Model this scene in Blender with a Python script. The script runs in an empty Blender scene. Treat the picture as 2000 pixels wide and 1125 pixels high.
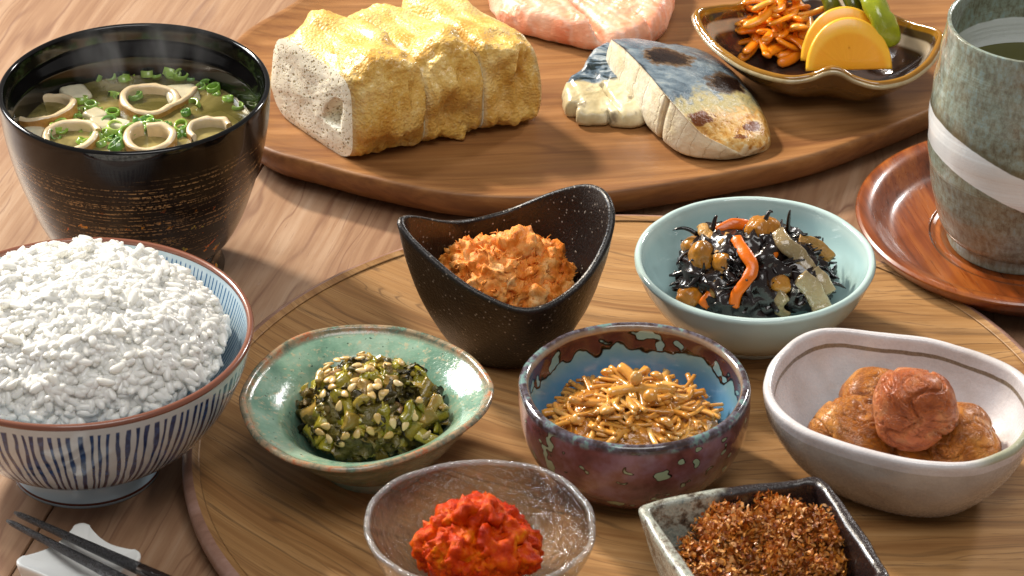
import bpy, bmesh, math, random
import numpy as np
from mathutils import Vector, Matrix, Euler
random.seed(7)
rng = np.random.default_rng(11)
PI = math.pi; TAU = 2 * PI
sc = bpy.context.scene
COL = sc.collection

# ------------------------------------------------------------------ camera
ELEV = math.radians(32.0); DIST = 122.0; FPX = 7000.0      # centimetres, pixels of the 2000 px photograph
ce, se = math.cos(ELEV), math.sin(ELEV)
CAM = np.array([0.0, -DIST * ce, DIST * se])
cd = bpy.data.cameras.new('camera'); cam = bpy.data.objects.new('camera', cd); COL.objects.link(cam)
cam.location = CAM * 0.01
cam.rotation_euler = (PI / 2 - ELEV, 0, 0)
cd.sensor_width = 36.0; cd.lens = 36.0 * FPX / 2000.0
cd.clip_start = 0.05; cd.clip_end = 50.0
cd.dof.use_dof = True; cd.dof.focus_distance = 1.19; cd.dof.aperture_fstop = 45.0
sc.camera = cam

def U(px, py, z=0.0):
    """the point of the horizontal plane at height z (cm) seen at a pixel of the photograph"""
    x = (px - 1000.0) / FPX; y = -(py - 562.5) / FPX
    d = np.array([x, ce + y * se, -se + y * ce])
    t = (z - CAM[2]) / d[2]
    return CAM + d * t
def S(px, py, z=0.0):
    p = U(px, py, z); return FPX / float(np.dot(p - CAM, np.array([0, ce, -se])))

# ------------------------------------------------------------------ world and lamps
sc.view_settings.view_transform = 'Standard'; sc.view_settings.look = 'None'
sc.view_settings.exposure = 0.0; sc.view_settings.gamma = 1.0
sc.render.engine = 'CYCLES'
sc.cycles.use_denoising = True
try: sc.cycles.denoiser = 'OPENIMAGEDENOISE'
except Exception: pass
sc.cycles.max_bounces = 10; sc.cycles.transmission_bounces = 8; sc.cycles.transparent_max_bounces = 12
sc.cycles.sample_clamp_indirect = 4.0
w = bpy.data.worlds.new('World'); sc.world = w; w.use_nodes = True
bg = w.node_tree.nodes['Background']; bg.inputs[0].default_value = (1.0, 0.965, 0.93, 1); bg.inputs[1].default_value = 0.24

def lamp(name, az, el, dist, size, power, col, size_y=None, target=(0, 0, 0.02)):
    """area lamp: az degrees from +x counter-clockwise, el above the table"""
    l = bpy.data.lights.new(name, 'AREA'); l.shape = 'RECTANGLE' if size_y else 'DISK'
    l.size = size
    if size_y: l.size_y = size_y
    l.energy = power; l.color = col
    o = bpy.data.objects.new(name, l); COL.objects.link(o)
    a, e = math.radians(az), math.radians(el)
    v = Vector((math.cos(a) * math.cos(e), math.sin(a) * math.cos(e), math.sin(e)))
    t = Vector(target); o.location = t + v * dist
    o.rotation_euler = (-v).to_track_quat('-Z', 'Y').to_euler()
    return o
lamp('key_lamp', 130, 38, 2.6, 0.28, 100, (1.0, 0.88, 0.71))
lamp('window_softbox', 148, 32, 1.5, 0.46, 19, (0.94, 0.97, 1.0), 0.52)
lamp('overhead_fill', -80, 66, 1.6, 0.9, 11, (1.0, 0.98, 0.95), 0.7)  # unseen soft fill, added from above to brighten the food
lamp('back_softbox', 48, 28, 1.5, 0.12, 8, (1.0, 0.97, 0.94), 0.24)

# ------------------------------------------------------------------ numpy noise
_perm = np.random.default_rng(5).permutation(256).astype(np.int64); _perm = np.concatenate([_perm] * 3)
_g = np.random.default_rng(6).normal(size=(256, 3)); _g /= np.linalg.norm(_g, axis=1)[:, None]
def perlin(P):
    i = np.floor(P).astype(np.int64); f = P - i; i &= 255
    u = f * f * f * (f * (f * 6 - 15) + 10)
    r = 0
    for dx in (0, 1):
        wx = u[:, 0] if dx else 1 - u[:, 0]
        for dy in (0, 1):
            wy = u[:, 1] if dy else 1 - u[:, 1]
            for dz in (0, 1):
                wz = u[:, 2] if dz else 1 - u[:, 2]
                h = _perm[_perm[_perm[i[:, 0] + dx] + i[:, 1] + dy] + i[:, 2] + dz]
                r = r + wx * wy * wz * np.einsum('ij,ij->i', _g[h], f - np.array([dx, dy, dz]))
    return r * 1.6
def fbm(P, s, octv=4, seed=0.0, ridged=False, gain=0.5):
    P = np.asarray(P, float) * s + seed * 17.31 + 100.0
    a = 1.0; t = 0; n = 0
    for k in range(octv):
        v = perlin(P)
        if ridged: v = 1 - 2 * np.abs(v)
        t = t + a * v; n += a; a *= gain; P = P * 2.03 + 5.7
    return t / n

# ------------------------------------------------------------------ mesh building (everything authored in cm)
def np_mesh(name, V, F, mat=None, smooth=True, uv=None, col=None, orient='out'):
    """F: (n,3) or (n,4) array, or list of such arrays"""
    V = np.asarray(V, float) * 0.01
    Fs = F if isinstance(F, list) else [F]
    Fs = [np.asarray(f, np.int32) for f in Fs if len(f)]
    if orient:
        tot_ = 0.0; cc0 = (V.max(0) + V.min(0)) / 2
        for f in Fs:
            n_ = np.cross(V[f[:, 1]] - V[f[:, 0]], V[f[:, 2]] - V[f[:, 0]]) + (np.cross(V[f[:, 2]] - V[f[:, 0]], V[f[:, 3]] - V[f[:, 0]]) if f.shape[1] == 4 else 0)
            tot_ += n_[:, 2].sum() if orient == 'up' else np.einsum('ij,ij->', n_, V[f].mean(1) - cc0)
        if tot_ < 0: Fs = [f[:, ::-1] for f in Fs]
    me = bpy.data.meshes.new(name)
    nl = sum(f.size for f in Fs); nf = sum(len(f) for f in Fs)
    me.vertices.add(len(V)); me.vertices.foreach_set('co', V.astype(np.float32).ravel())
    me.loops.add(nl); me.polygons.add(nf)
    li = np.concatenate([f.ravel() for f in Fs]); me.loops.foreach_set('vertex_index', li)
    tot = np.concatenate([np.full(len(f), f.shape[1], np.int32) for f in Fs])
    st = np.concatenate([[0], np.cumsum(tot)[:-1]]).astype(np.int32)
    me.polygons.foreach_set('loop_start', st)
    me.polygons.foreach_set('use_smooth', np.full(nf, bool(smooth)))
    if uv is not None:
        ul = me.uv_layers.new(name='UVMap'); ul.data.foreach_set('uv', np.asarray(uv, np.float32)[li].ravel())
    if col is not None:
        a = me.attributes.new('tint', 'FLOAT', 'POINT'); a.data.foreach_set('value', np.asarray(col, np.float32))
    if mat: me.materials.append(mat)
    me.update(calc_edges=True); me.validate()
    return me
def link(name, me, parent=None, loc=None, rot=None, scale=None):
    o = bpy.data.objects.new(name, me); COL.objects.link(o)
    if parent is not None: o.parent = parent
    if loc is not None: o.location = Vector(loc) * 0.01
    if rot is not None: o.rotation_euler = rot
    if scale is not None: o.scale = (scale,) * 3 if isinstance(scale, (int, float)) else scale
    return o
def tag(o, label=None, cat=None, group=None, kind=None):
    if label: o['label'] = label
    if cat: o['category'] = cat
    if group: o['group'] = group
    if kind: o['kind'] = kind
    return o
def thing(name, label, cat, loc, group=None, rot=None):
    o = bpy.data.objects.new(name, None); COL.objects.link(o)
    o.empty_display_size = 0.01
    o.location = Vector(loc) * 0.01
    if rot is not None: o.rotation_euler = rot
    return tag(o, label, cat, group)
class Acc:
    """collects pieces into one mesh"""
    def __init__(s): s.V = []; s.F3 = []; s.F4 = []; s.C = []; s.n = 0
    def add(s, V, F, tint=0.0):
        V = np.asarray(V, float); F = np.asarray(F)
        (s.F3 if F.shape[1] == 3 else s.F4).append(F + s.n)
        s.V.append(V); s.C.append(np.full(len(V), tint) if np.isscalar(tint) else tint); s.n += len(V)
    def mesh(s, name, mat, smooth=True):
        Fs = []
        if s.F3: Fs.append(np.concatenate(s.F3))
        if s.F4: Fs.append(np.concatenate(s.F4))
        return np_mesh(name, np.concatenate(s.V), Fs, mat, smooth, col=np.concatenate(s.C))
_ico = {}
def ico(n):
    if n not in _ico:
        bm = bmesh.new(); bmesh.ops.create_icosphere(bm, subdivisions=n, radius=1.0)
        V = np.array([v.co[:] for v in bm.verts]); F = np.array([[v.index for v in f.verts] for f in bm.faces])
        bm.free(); _ico[n] = (V, F)
    return _ico[n][0].copy(), _ico[n][1]
def catmull(P, n, closed=True):
    P = np.asarray(P, float); m = len(P)
    t = np.linspace(0, m if closed else m - 1, n, endpoint=not closed)
    i = np.floor(t).astype(int); f = (t - i)[:, None]
    if closed: a, b, c, d = P[(i - 1) % m], P[i % m], P[(i + 1) % m], P[(i + 2) % m]
    else:
        i = np.minimum(i, m - 2); f = (t - i)[:, None]
        a, b, c, d = P[np.maximum(i - 1, 0)], P[i], P[i + 1], P[np.minimum(i + 2, m - 1)]
    return 0.5 * ((2 * b) + (-a + c) * f + (2 * a - 5 * b + 4 * c - d) * f * f + (-a + 3 * b - 3 * c + d) * f ** 3)
def grid_faces(nr, nc, wrap=True, flip=False):
    """rows nr, columns nc (wrapping)"""
    r = np.arange(nr - 1)[:, None]; c = np.arange(nc if wrap else nc - 1)[None, :]
    a = r * nc + c; b = r * nc + (c + 1) % nc; d = (r + 1) * nc + (c + 1) % nc; e = (r + 1) * nc + c
    F = np.stack([a, b, d, e], -1).reshape(-1, 4)
    return F[:, ::-1] if flip else F
def tube(P, R, ns=8, flat=1.0, up=None, caps=True, tip=True):
    """closed tube along points P with radii R; flat squeezes it across its second axis"""
    P = np.asarray(P, float); n = len(P); R = np.broadcast_to(R, (n,)).astype(float)
    T = np.gradient(P, axis=0); T /= np.linalg.norm(T, axis=1)[:, None] + 1e-9
    u = np.array(up if up is not None else (0.13, 0.2, 1.0), float); A = []
    for k in range(n):
        u = u - T[k] * np.dot(u, T[k]); u /= np.linalg.norm(u) + 1e-9; A.append(u.copy())
    A = np.array(A); B = np.cross(T, A)
    th = np.arange(ns) / ns * TAU
    V = P[:, None, :] + R[:, None, None] * (np.cos(th)[None, :, None] * B[:, None, :] + flat * np.sin(th)[None, :, None] * A[:, None, :])
    V = V.reshape(-1, 3); F = grid_faces(n, ns)
    V = np.vstack([V, P[0] - T[0] * R[0] * 0.5 * flat, P[-1] + T[-1] * R[-1] * 0.5 * flat])
    i = np.arange(ns); j = (i + 1) % ns
    c0 = np.stack([np.full(ns, n * ns), j, i, i], -1); c1 = np.stack([np.full(ns, n * ns + 1), (n - 1) * ns + i, (n - 1) * ns + j, (n - 1) * ns + j], -1)
    tri = np.concatenate([c0[:, :3], c1[:, :3]])
    return V, F, tri
def add_tube(acc, *a, tint=0.0, **k):
    V, F, T = tube(*a, **k); n0 = acc.n
    acc.add(V, F, tint); acc.F3.append(T + n0)
def tube_mesh(name, mat, *a, tint=0.0, **k):
    ac = Acc(); add_tube(ac, *a, tint=tint, **k); return ac.mesh(name, mat)
def rotm(ax, ay, az): return np.array(Euler((ax, ay, az)).to_matrix())

# revolved / lofted dish --------------------------------------------------
class Rim:
    """rim outline as a function of the angle about a centre, from control points (x, y, h)"""
    def __init__(s, c, pts, N=160, smooth=True):
        s.N = N; th = np.arange(N) / N * TAU; s.th = th
        if pts is None: s.R = None; return
        P = np.asarray(pts, float)
        Q = catmull(P, 1600) if smooth else P
        ang = np.arctan2(Q[:, 1] - c[1], Q[:, 0] - c[0]) % TAU; rad = np.hypot(Q[:, 0] - c[0], Q[:, 1] - c[1])
        o = np.argsort(ang); ang = ang[o]; rad = rad[o]; h = Q[o, 2]
        s.R = np.interp(th, np.concatenate([ang - TAU, ang, ang + TAU]), np.tile(rad, 3))
        s.H = np.interp(th, np.concatenate([ang - TAU, ang, ang + TAU]), np.tile(h, 3))
def rim_px(cpx, z, pts, N=160):
    """control points as pixels of the photograph on the plane z; h = extra height over z (pixels are read at z+h)"""
    c = U(cpx[0], cpx[1], z); L = []
    for p in pts:
        h = p[2] if len(p) > 2 else 0.0
        q = U(p[0], p[1], z + h); L.append((q[0], q[1], h))
    return c, Rim(c, L, N)
def dish(rimo, H0, r0, s_out, th, floor, s_in=None, rimw=None, r0_in=None, nb=28, wob=0.0, seed=0, foot_shift=(0, 0), rim_round=1.0):
    """outer wall from foot outline r0 up to the rim outline, rounded rim, inner wall and floor. local origin: centre at base level
       s_out(t) -> radial share 0..1; returns V, F, uv (u = angle share, v = 0..1 outside, 1..2 inside)"""
    N = rimo.N; thv = rimo.th; R = rimo.R; H = H0 + rimo.H
    if np.isscalar(r0): r0 = np.full(N, float(r0))
    ri = r0 * 0.9 if r0_in is None else (np.full(N, float(r0_in)) if np.isscalar(r0_in) else r0_in)
    s_in = s_in or s_out; rimw = rimw or th
    rows = []; vs = []
    fs = np.array(foot_shift)
    rows.append((r0 * 0.0, r0 * 0 , 1.0)); vs.append(0.0)
    rows.append((r0 * 0.6, r0 * 0, 1.0)); vs.append(0.0)
    for k in range(nb):
        t = k / (nb - 1); q = s_out(t); rows.append((r0 + (R - r0) * q, (H - rimw * 0.5 * rim_round) * t, 1 - q)); vs.append(t)
    for k in range(1, 8):
        a = k / 8 * PI; rows.append((R - rimw * 0.5 * (1 - math.cos(a)), H - rimw * 0.5 * rim_round + rimw * 0.5 * rim_round * math.sin(a), 0.0)); vs.append(1.0 + 0.02 * k / 8)
    for k in range(nb):
        t = 1 - k / (nb - 1); q = s_in(t); zz = floor + (H - rimw * 0.5 * rim_round - floor) * t
        thk = rimw + (th - rimw) * min(1, (1 - t) * 2.5)
        rows.append((ri + (R - thk - ri) * q, zz, 1 - q)); vs.append(1.02 + (1 - t) * 0.98)
    for f in (0.75, 0.5, 0.25): rows.append((ri * f, np.full(N, floor), 1.0)); vs.append(2.0)
    V = []; uv = []
    for (r, z, sh), v in zip(rows, vs):
        r = np.broadcast_to(r, (N,)); z = np.broadcast_to(z, (N,))
        V.append(np.stack([r * np.cos(thv) + fs[0] * sh, r * np.sin(thv) + fs[1] * sh, z], -1)); uv.append(np.stack([thv / TAU, np.full(N, v)], -1))
    V = np.array(V); nr = len(rows); V = V.reshape(-1, 3); uv = np.array(uv).reshape(-1, 2)
    F = grid_faces(nr, N)
    c = np.array([[fs[0], fs[1], floor]]); V = np.vstack([V, c]); uv = np.vstack([uv, [0, 2.0]])
    i = np.arange(N); j = (i + 1) % N; b = (nr - 1) * N
    T = np.stack([b + i, b + j, np.full(N, len(V) - 1)], -1)
    if wob:
        nrm = V.copy(); nrm[:, 2] *= 0.3; nrm /= np.linalg.norm(nrm, axis=1)[:, None] + 1e-6
        m = np.clip(V[:, 2] / (H0 * 0.15), 0, 1)
        V = V + nrm * (fbm(V, 0.55, 3, seed) * wob * m)[:, None]
    return V, [F, T], uv
def circ_rim(r, N=160): 
    k = Rim((0, 0), None, N); k.R = np.full(N, float(r)); k.H = np.zeros(N); return k
def lathe(prof, N=128, smooth_n=None, closed=False):
    """profile list (r, z); returns V, F, uv"""
    P = np.asarray(prof, float)
    if smooth_n: P = catmull(P, smooth_n, closed=False); P[:, 0] = np.maximum(P[:, 0], 0)
    th = np.arange(N) / N * TAU; n = len(P)
    V = np.stack([P[:, 0][:, None] * np.cos(th), P[:, 0][:, None] * np.sin(th), np.repeat(P[:, 1][:, None], N, 1)], -1).reshape(-1, 3)
    uv = np.stack([np.tile(th / TAU, n), np.repeat(np.linspace(0, 1, n), N)], -1)
    return V, grid_faces(n, N), uv
def ring(r, rt, z, N=128, sq=1.0):
    a = np.arange(13) / 12 * TAU
    return lathe([(r + rt * math.cos(t), z + rt * sq * math.sin(t)) for t in a], N)
# ------------------------------------------------------------------ materials
def hexlin(h, k=1.0):
    if not isinstance(h, str): return tuple(h) + ((1,) if len(h) == 3 else ())
    h = h.lstrip('#'); c = [int(h[i:i + 2], 16) / 255 for i in (0, 2, 4)]
    return tuple((x / 12.92 if x <= 0.04045 else ((x + 0.055) / 1.055) ** 2.4) * k for x in c) + (1.0,)
class NM:
    def __init__(s, name):
        s.m = bpy.data.materials.new(name); s.m.use_nodes = True; s.t = s.m.node_tree; s.N = s.t.nodes; s.L = s.t.links
        s.b = s.N['Principled BSDF']; s.out = s.N['Material Output']
        s._tc = None
    def tc(s, k='Object'):
        if s._tc is None: s._tc = s.N.new('ShaderNodeTexCoord')
        return s._tc.outputs[k]
    def put(s, sock, v):
        if v is None: return
        if isinstance(v, bpy.types.NodeSocket): s.L.new(v, sock)
        elif isinstance(v, str): sock.default_value = hexlin(v)
        elif isinstance(v, (tuple, list)):
            n = len(sock.default_value); v = tuple(v)
            sock.default_value = v if len(v) == n else (v + (1.0,) if len(v) < n else v[:n])
        else: sock.default_value = v
    def cm(s, scale=(1, 1, 1), rot=(0, 0, 0), loc=(0, 0, 0), src=None):
        """object coordinates in centimetres"""
        n = s.N.new('ShaderNodeMapping'); s.L.new(src or s.tc(), n.inputs[0])
        k = 1.0 if src is not None else 100.0
        if not isinstance(scale, (tuple, list)): scale = (scale,) * 3
        n.inputs['Scale'].default_value = tuple(k * q for q in scale); n.inputs['Rotation'].default_value = rot; n.inputs['Location'].default_value = loc
        return n.outputs[0]
    def noise(s, vec, scale=1.0, detail=4.0, rough=0.55, dist=0.0, out='Fac'):
        n = s.N.new('ShaderNodeTexNoise'); s.L.new(vec, n.inputs['Vector'])
        n.inputs['Scale'].default_value = scale; n.inputs['Detail'].default_value = detail; n.inputs['Roughness'].default_value = rough; n.inputs['Distortion'].default_value = dist
        return n.outputs[out]
    def vor(s, vec, scale=1.0, feature='F1', out='Distance', rnd=1.0):
        n = s.N.new('ShaderNodeTexVoronoi'); n.feature = feature; s.L.new(vec, n.inputs['Vector']); n.inputs['Scale'].default_value = scale; n.inputs['Randomness'].default_value = rnd
        return n.outputs[out]
    def ma(s, op, a, b=0.0, c=0.0, clamp=False):
        n = s.N.new('ShaderNodeMath'); n.operation = op; n.use_clamp = clamp
        for k, v in enumerate((a, b, c)): s.put(n.inputs[k], v)
        return n.outputs[0]
    def ramp(s, fac, stops, interp='LINEAR'):
        n = s.N.new('ShaderNodeValToRGB'); s.put(n.inputs[0], fac); n.color_ramp.interpolation = interp
        e = n.color_ramp.elements
        while len(e) < len(stops): e.new(0.5)
        for k, (p, c) in enumerate(stops):
            e[k].position = p; e[k].color = (c, c, c, 1) if isinstance(c, (int, float)) else hexlin(c)
        return n.outputs[0]
    def ss(s, x, lo, hi):
        n = s.N.new('ShaderNodeMapRange'); n.interpolation_type = 'SMOOTHSTEP'; s.put(n.inputs[0], x)
        n.inputs[1].default_value = lo; n.inputs[2].default_value = hi; return n.outputs[0]
    def mix(s, a, b, f, mode='MIX'):
        n = s.N.new('ShaderNodeMix'); n.data_type = 'RGBA'; n.blend_type = mode; n.clamp_factor = True
        s.put(n.inputs[0], f); s.put(n.inputs[6], a); s.put(n.inputs[7], b); return n.outputs[2]
    def sep(s, v):
        n = s.N.new('ShaderNodeSeparateXYZ'); s.L.new(v, n.inputs[0]); return n.outputs
    def comb(s, x, y, z):
        n = s.N.new('ShaderNodeCombineXYZ'); s.put(n.inputs[0], x); s.put(n.inputs[1], y); s.put(n.inputs[2], z); return n.outputs[0]
    def attr(s, name='tint'):
        n = s.N.new('ShaderNodeAttribute'); n.attribute_name = name; return n.outputs['Fac']
    def rand(s): return s.N.new('ShaderNodeObjectInfo').outputs['Random']
    def bump(s, h, dist=0.05, strength=1.0, normal=None):
        """dist in centimetres for a height of 1"""
        n = s.N.new('ShaderNodeBump'); s.put(n.inputs['Height'], h); n.inputs['Distance'].default_value = dist * 0.01; n.inputs['Strength'].default_value = strength
        if normal is not None: s.L.new(normal, n.inputs['Normal'])
        return n.outputs[0]
    def fin(s, col=None, rough=0.5, normal=None, spec=0.5, coat=0.0, coat_rough=0.05, sss=0.0, sss_r=(1, .5, .3), sss_s=0.1, metal=0.0, trans=0.0, ior=None, sheen=0.0):
        b = s.b; s.put(b.inputs['Base Color'], col); s.put(b.inputs['Roughness'], rough); s.put(b.inputs['Normal'], normal)
        s.put(b.inputs['Specular IOR Level'], spec); s.put(b.inputs['Coat Weight'], coat); s.put(b.inputs['Coat Roughness'], coat_rough)
        s.put(b.inputs['Metallic'], metal); s.put(b.inputs['Transmission Weight'], trans)
        if ior: b.inputs['IOR'].default_value = ior
        if sss: s.put(b.inputs['Subsurface Weight'], sss * 0.5); b.inputs['Subsurface Radius'].default_value = sss_r; b.inputs['Subsurface Scale'].default_value = sss_s * 0.01
        return s.m

def wood(name, stops, rot=0.0, ring=0.9, wobble=2.2, bend=None, fine=14.0, pore=0.35, pore_col='#3a2414', rough=0.42, coat=0.0, bumpd=0.01, big=0.35, off=(0, 0, 0), spec=0.45, random_loc=False, pore_len=1.1, mottle=None, lines=0.0, nlines=9.0):
    n = NM(name)
    v = n.cm(rot=(0, 0, rot), loc=off)
    if random_loc:
        x, y, z = n.sep(v); r = n.rand(); v = n.comb(n.ma('MULTIPLY_ADD', r, 37.0, x), n.ma('MULTIPLY_ADD', r, 11.0, y), z)
    x, y, z = n.sep(v)
    if bend:
        d = n.ma('MAXIMUM', n.ma('SUBTRACT', bend[1], x), 0.0)
        y = n.ma('MULTIPLY_ADD', n.ma('MULTIPLY', d, d), -bend[0], y) if bend[0] >= 0 else n.ma('MULTIPLY_ADD', n.ma('MULTIPLY', d, d), -bend[0], y)
    v2 = n.comb(x, y, z)
    lo = n.noise(n.cm((0.07, 0.30, 0.3), src=v2), 1.0, 3, 0.5)
    yy = n.ma('MULTIPLY_ADD', lo, wobble * 3, y)
    rings = n.noise(n.comb(n.ma('MULTIPLY', x, 0.015), n.ma('MULTIPLY', yy, ring), 0.0), 1.0, 3, 0.6)
    f1 = n.noise(n.cm((0.22, fine, fine), src=v2), 1.0, 4, 0.6)
    f2 = n.noise(n.cm((0.10, 2.4, 2.4), src=v2), 1.0, 4, 0.6)
    base = n.ma('ADD', n.ma('MULTIPLY', rings, 0.55), n.ma('ADD', n.ma('MULTIPLY', f2, big), n.ma('MULTIPLY', f1, 0.9 - 0.55 - big + 0.18)))
    col = n.ramp(base, stops)
    if mottle:
        mo = n.noise(n.cm((0.25, 0.25, 0.25), src=v2), 1.0, 3, 0.6); col = n.mix(col, mottle, n.ma('MULTIPLY', n.ss(mo, 0.45, 0.75), 0.35))
    pr = n.noise(n.cm((pore_len, 22.0, 22.0), src=v2), 1.0, 2, 0.6)
    pm = n.ma('MULTIPLY', n.ss(pr, 0.60, 0.74), n.ss(rings, 0.40, 0.62))
    col = n.mix(col, pore_col, n.ma('MULTIPLY', pm, pore))
    if lines:
        rl = n.noise(n.comb(n.ma('MULTIPLY', x, 0.012), n.ma('MULTIPLY', yy, ring * 0.8), 5.0), 1.0, 1, 0.5)
        pp = n.ma('PINGPONG', n.ma('MULTIPLY_ADD', f1, 0.12, n.ma('MULTIPLY', rl, nlines)), 0.5)
        lm = n.ma('MULTIPLY', n.ma('SUBTRACT', 1.0, n.ss(pp, 0.0, 0.16)), n.ss(f2, 0.36, 0.58))
        col = n.mix(col, pore_col, n.ma('MULTIPLY', lm, lines))
    h = n.ma('SUBTRACT', n.ma('MULTIPLY', f1, 0.6), n.ma('MULTIPLY', pm, 0.8))
    return n.fin(col, n.ma('MULTIPLY_ADD', f1, 0.18, rough - 0.09), n.bump(h, bumpd), spec=spec, coat=coat, coat_rough=0.12)

M = {}
M['table'] = wood('table_wood', [(0.30, '#66462f'), (0.44, '#86634a'), (0.56, '#9c7a5e'), (0.68, '#ae9076')], rot=-math.radians(76), ring=0.7, wobble=1.6, fine=9, pore=0.45, pore_col='#6b4634', rough=0.40, random_loc=True, mottle='#7c563f', lines=0.60, nlines=7.0, pore_len=0.8, bumpd=0.006, spec=0.5)
M['plate'] = wood('ash_wood', [(0.30, '#5f3f22'), (0.43, '#875e36'), (0.55, '#a1784a'), (0.68, '#b38b5d')], rot=0.0, ring=0.85, wobble=1.5, bend=(0.034, 3.0), fine=11, pore=0.85, pore_col='#4e3420', rough=0.46, bumpd=0.012, pore_len=0.9, lines=0.55, nlines=14.0, spec=0.35)
M['plate_edge'] = wood('ash_wood_edge', [(0.35, '#7b5a4c'), (0.5, '#94705f'), (0.65, '#a98679')], ring=0.8, fine=8, pore=0.2, rough=0.35)
M['board'] = wood('acacia_wood', [(0.30, '#482c16'), (0.44, '#774c2a'), (0.56, '#94663a'), (0.68, '#a8794c')], rot=math.radians(-6), ring=0.40, wobble=1.8, fine=7, pore=0.25, pore_col='#4d2a15', rough=0.45, mottle='#5e3a1c', bumpd=0.008, pore_len=0.5, lines=0.3, nlines=6.0, spec=0.4)
M['lacquer'] = wood('lacquered_wood', [(0.30, '#2c1206'), (0.43, '#52260b'), (0.56, '#843f12'), (0.68, '#a85f24')], rot=math.radians(75), ring=0.30, wobble=1.4, fine=9, pore=0.5, pore_col='#300c04', rough=0.30, coat=0.6, mottle='#5a2408', pore_len=1.4, bumpd=0.004)

def m_plain(name, col, rough=0.4, **k):
    n = NM(name); return n.fin(hexlin(col), rough, **k)
# soup bowl: dark lacquer with brushed rings and gold flecks
def m_soupbowl():
    n = NM('black_lacquer'); x, y, z = n.sep(n.cm())
    u, v, _ = n.sep(n.tc('UV'))
    band = n.noise(n.comb(n.ma('MULTIPLY', u, 6), n.ma('MULTIPLY', z, 11), 0.0), 1.0, 4, 0.65)
    zone = n.ma('MULTIPLY', n.ss(z, 1.0, 4.4), n.ma('SUBTRACT', 1.0, n.ss(z, 5.2, 6.2)))
    dust = n.noise(n.cm(9.0), 1.0, 2, 0.7)
    str_ = n.ma('MULTIPLY', n.ma('MULTIPLY', n.ss(band, 0.51, 0.59), n.ss(dust, 0.42, 0.60)), zone)
    low = n.ma('SUBTRACT', 1.0, n.ss(z, 2.0, 4.6))
    base = n.mix('#080505', '#1c110b', n.ma('MULTIPLY', low, 0.9))
    col = n.mix(base, '#ae8558', n.ma('MULTIPLY', str_, 0.95))
    vo = n.noise(n.cm(2.7), 1.0, 3, 0.62); vo2 = n.noise(n.cm(0.8), 1.0, 2, 0.5)
    fl = n.ma('MULTIPLY', n.ma('MULTIPLY', n.ss(vo, 0.625, 0.64), n.ss(vo2, 0.42, 0.50)), n.ma('SUBTRACT', 1.0, n.ss(z, 3.4, 5.0)))
    col = n.mix(col, n.ramp(n.noise(n.cm(1.5), 1.0, 2), [(0.4, '#9a8c3a'), (0.5, '#f0982a'), (0.6, '#d8602a')]), fl)
    outside = n.ma('LESS_THAN', v, 0.97)
    col = n.mix('#0a0909', col, outside)
    return n.fin(col, n.ma('MULTIPLY_ADD', outside, 0.14, 0.10), n.bump(n.ma('MULTIPLY', band, outside), 0.006), spec=0.35, coat=0.25, coat_rough=0.06)
M['soupbowl'] = m_soupbowl()
def m_stripes():
    n = NM('striped_porcelain'); u, v, _ = n.sep(n.tc('UV')); o = n.cm()
    # outside
    w1 = n.noise(n.comb(n.ma('MULTIPLY', u, 60.0), n.ma('MULTIPLY', v, 1.6), 0.0), 1.0, 2, 0.5)
    s = n.ma('MULTIPLY_ADD', u, 116.0, n.ma('MULTIPLY', w1, 1.7))
    tri = n.ma('PINGPONG', s, 0.5)
    thick = n.ma('MULTIPLY_ADD', n.noise(n.comb(n.ma('MULTIPLY', u, 140.0), n.ma('MULTIPLY', v, 3), 3.0), 1.0, 2), 0.16, 0.13)
    line = n.ma('SUBTRACT', 1.0, n.ss(n.ma('SUBTRACT', tri, thick), -0.05, 0.06))
    zone = n.ma('MULTIPLY', n.ss(v, 0.02, 0.04), n.ma('SUBTRACT', 1.0, n.ss(n.ma('MULTIPLY_ADD', w1, 0.03, v), 0.935, 0.95)))
    dens = n.noise(n.comb(n.ma('MULTIPLY', u, 90), n.ma('MULTIPLY', v, 12), 7.0), 1.0, 3)
    ink = n.mix('#15305e', '#2d4f86', n.ss(dens, 0.4, 0.65)); ink = n.mix('#3a1f2c', ink, n.ss(v, 0.1, 0.45))  # ink browner toward the foot: a reflection painted into the lines
    white = n.mix('#ccd6dc', '#c4d0d6', n.noise(o, 0.5, 2))
    cout = n.mix(white, ink, n.ma('MULTIPLY', line, zone))
    # inside
    s2 = n.ma('MULTIPLY_ADD', u, 176.0, n.ma('MULTIPLY', n.noise(n.comb(n.ma('MULTIPLY', u, 80.0), n.ma('MULTIPLY', v, 1.0), 9.0), 1.0, 1), 0.8))
    t2 = n.ma('PINGPONG', s2, 0.5)
    l2 = n.ma('SUBTRACT', 1.0, n.ss(t2, 0.10, 0.19)); z2 = n.ss(v, 1.05, 1.07)
    cin = n.mix('#b9cdd8', '#2f6492', n.ma('MULTIPLY', l2, z2))
    col = n.mix(cout, cin, n.ma('GREATER_THAN', v, 1.0))
    return n.fin(col, 0.12, None, coat=0.5, coat_rough=0.03)
M['stripes'] = m_stripes()
M['rimbrown'] = m_plain('brown_rim_glaze', '#7a4a38', 0.25, coat=0.4)
M['bluewhite'] = m_plain('pale_blue_porcelain', '#b4c9d6', 0.12, coat=0.5, coat_rough=0.03)
M['white'] = m_plain('white_porcelain', '#eff0ed', 0.15, coat=0.5, coat_rough=0.04)
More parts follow.
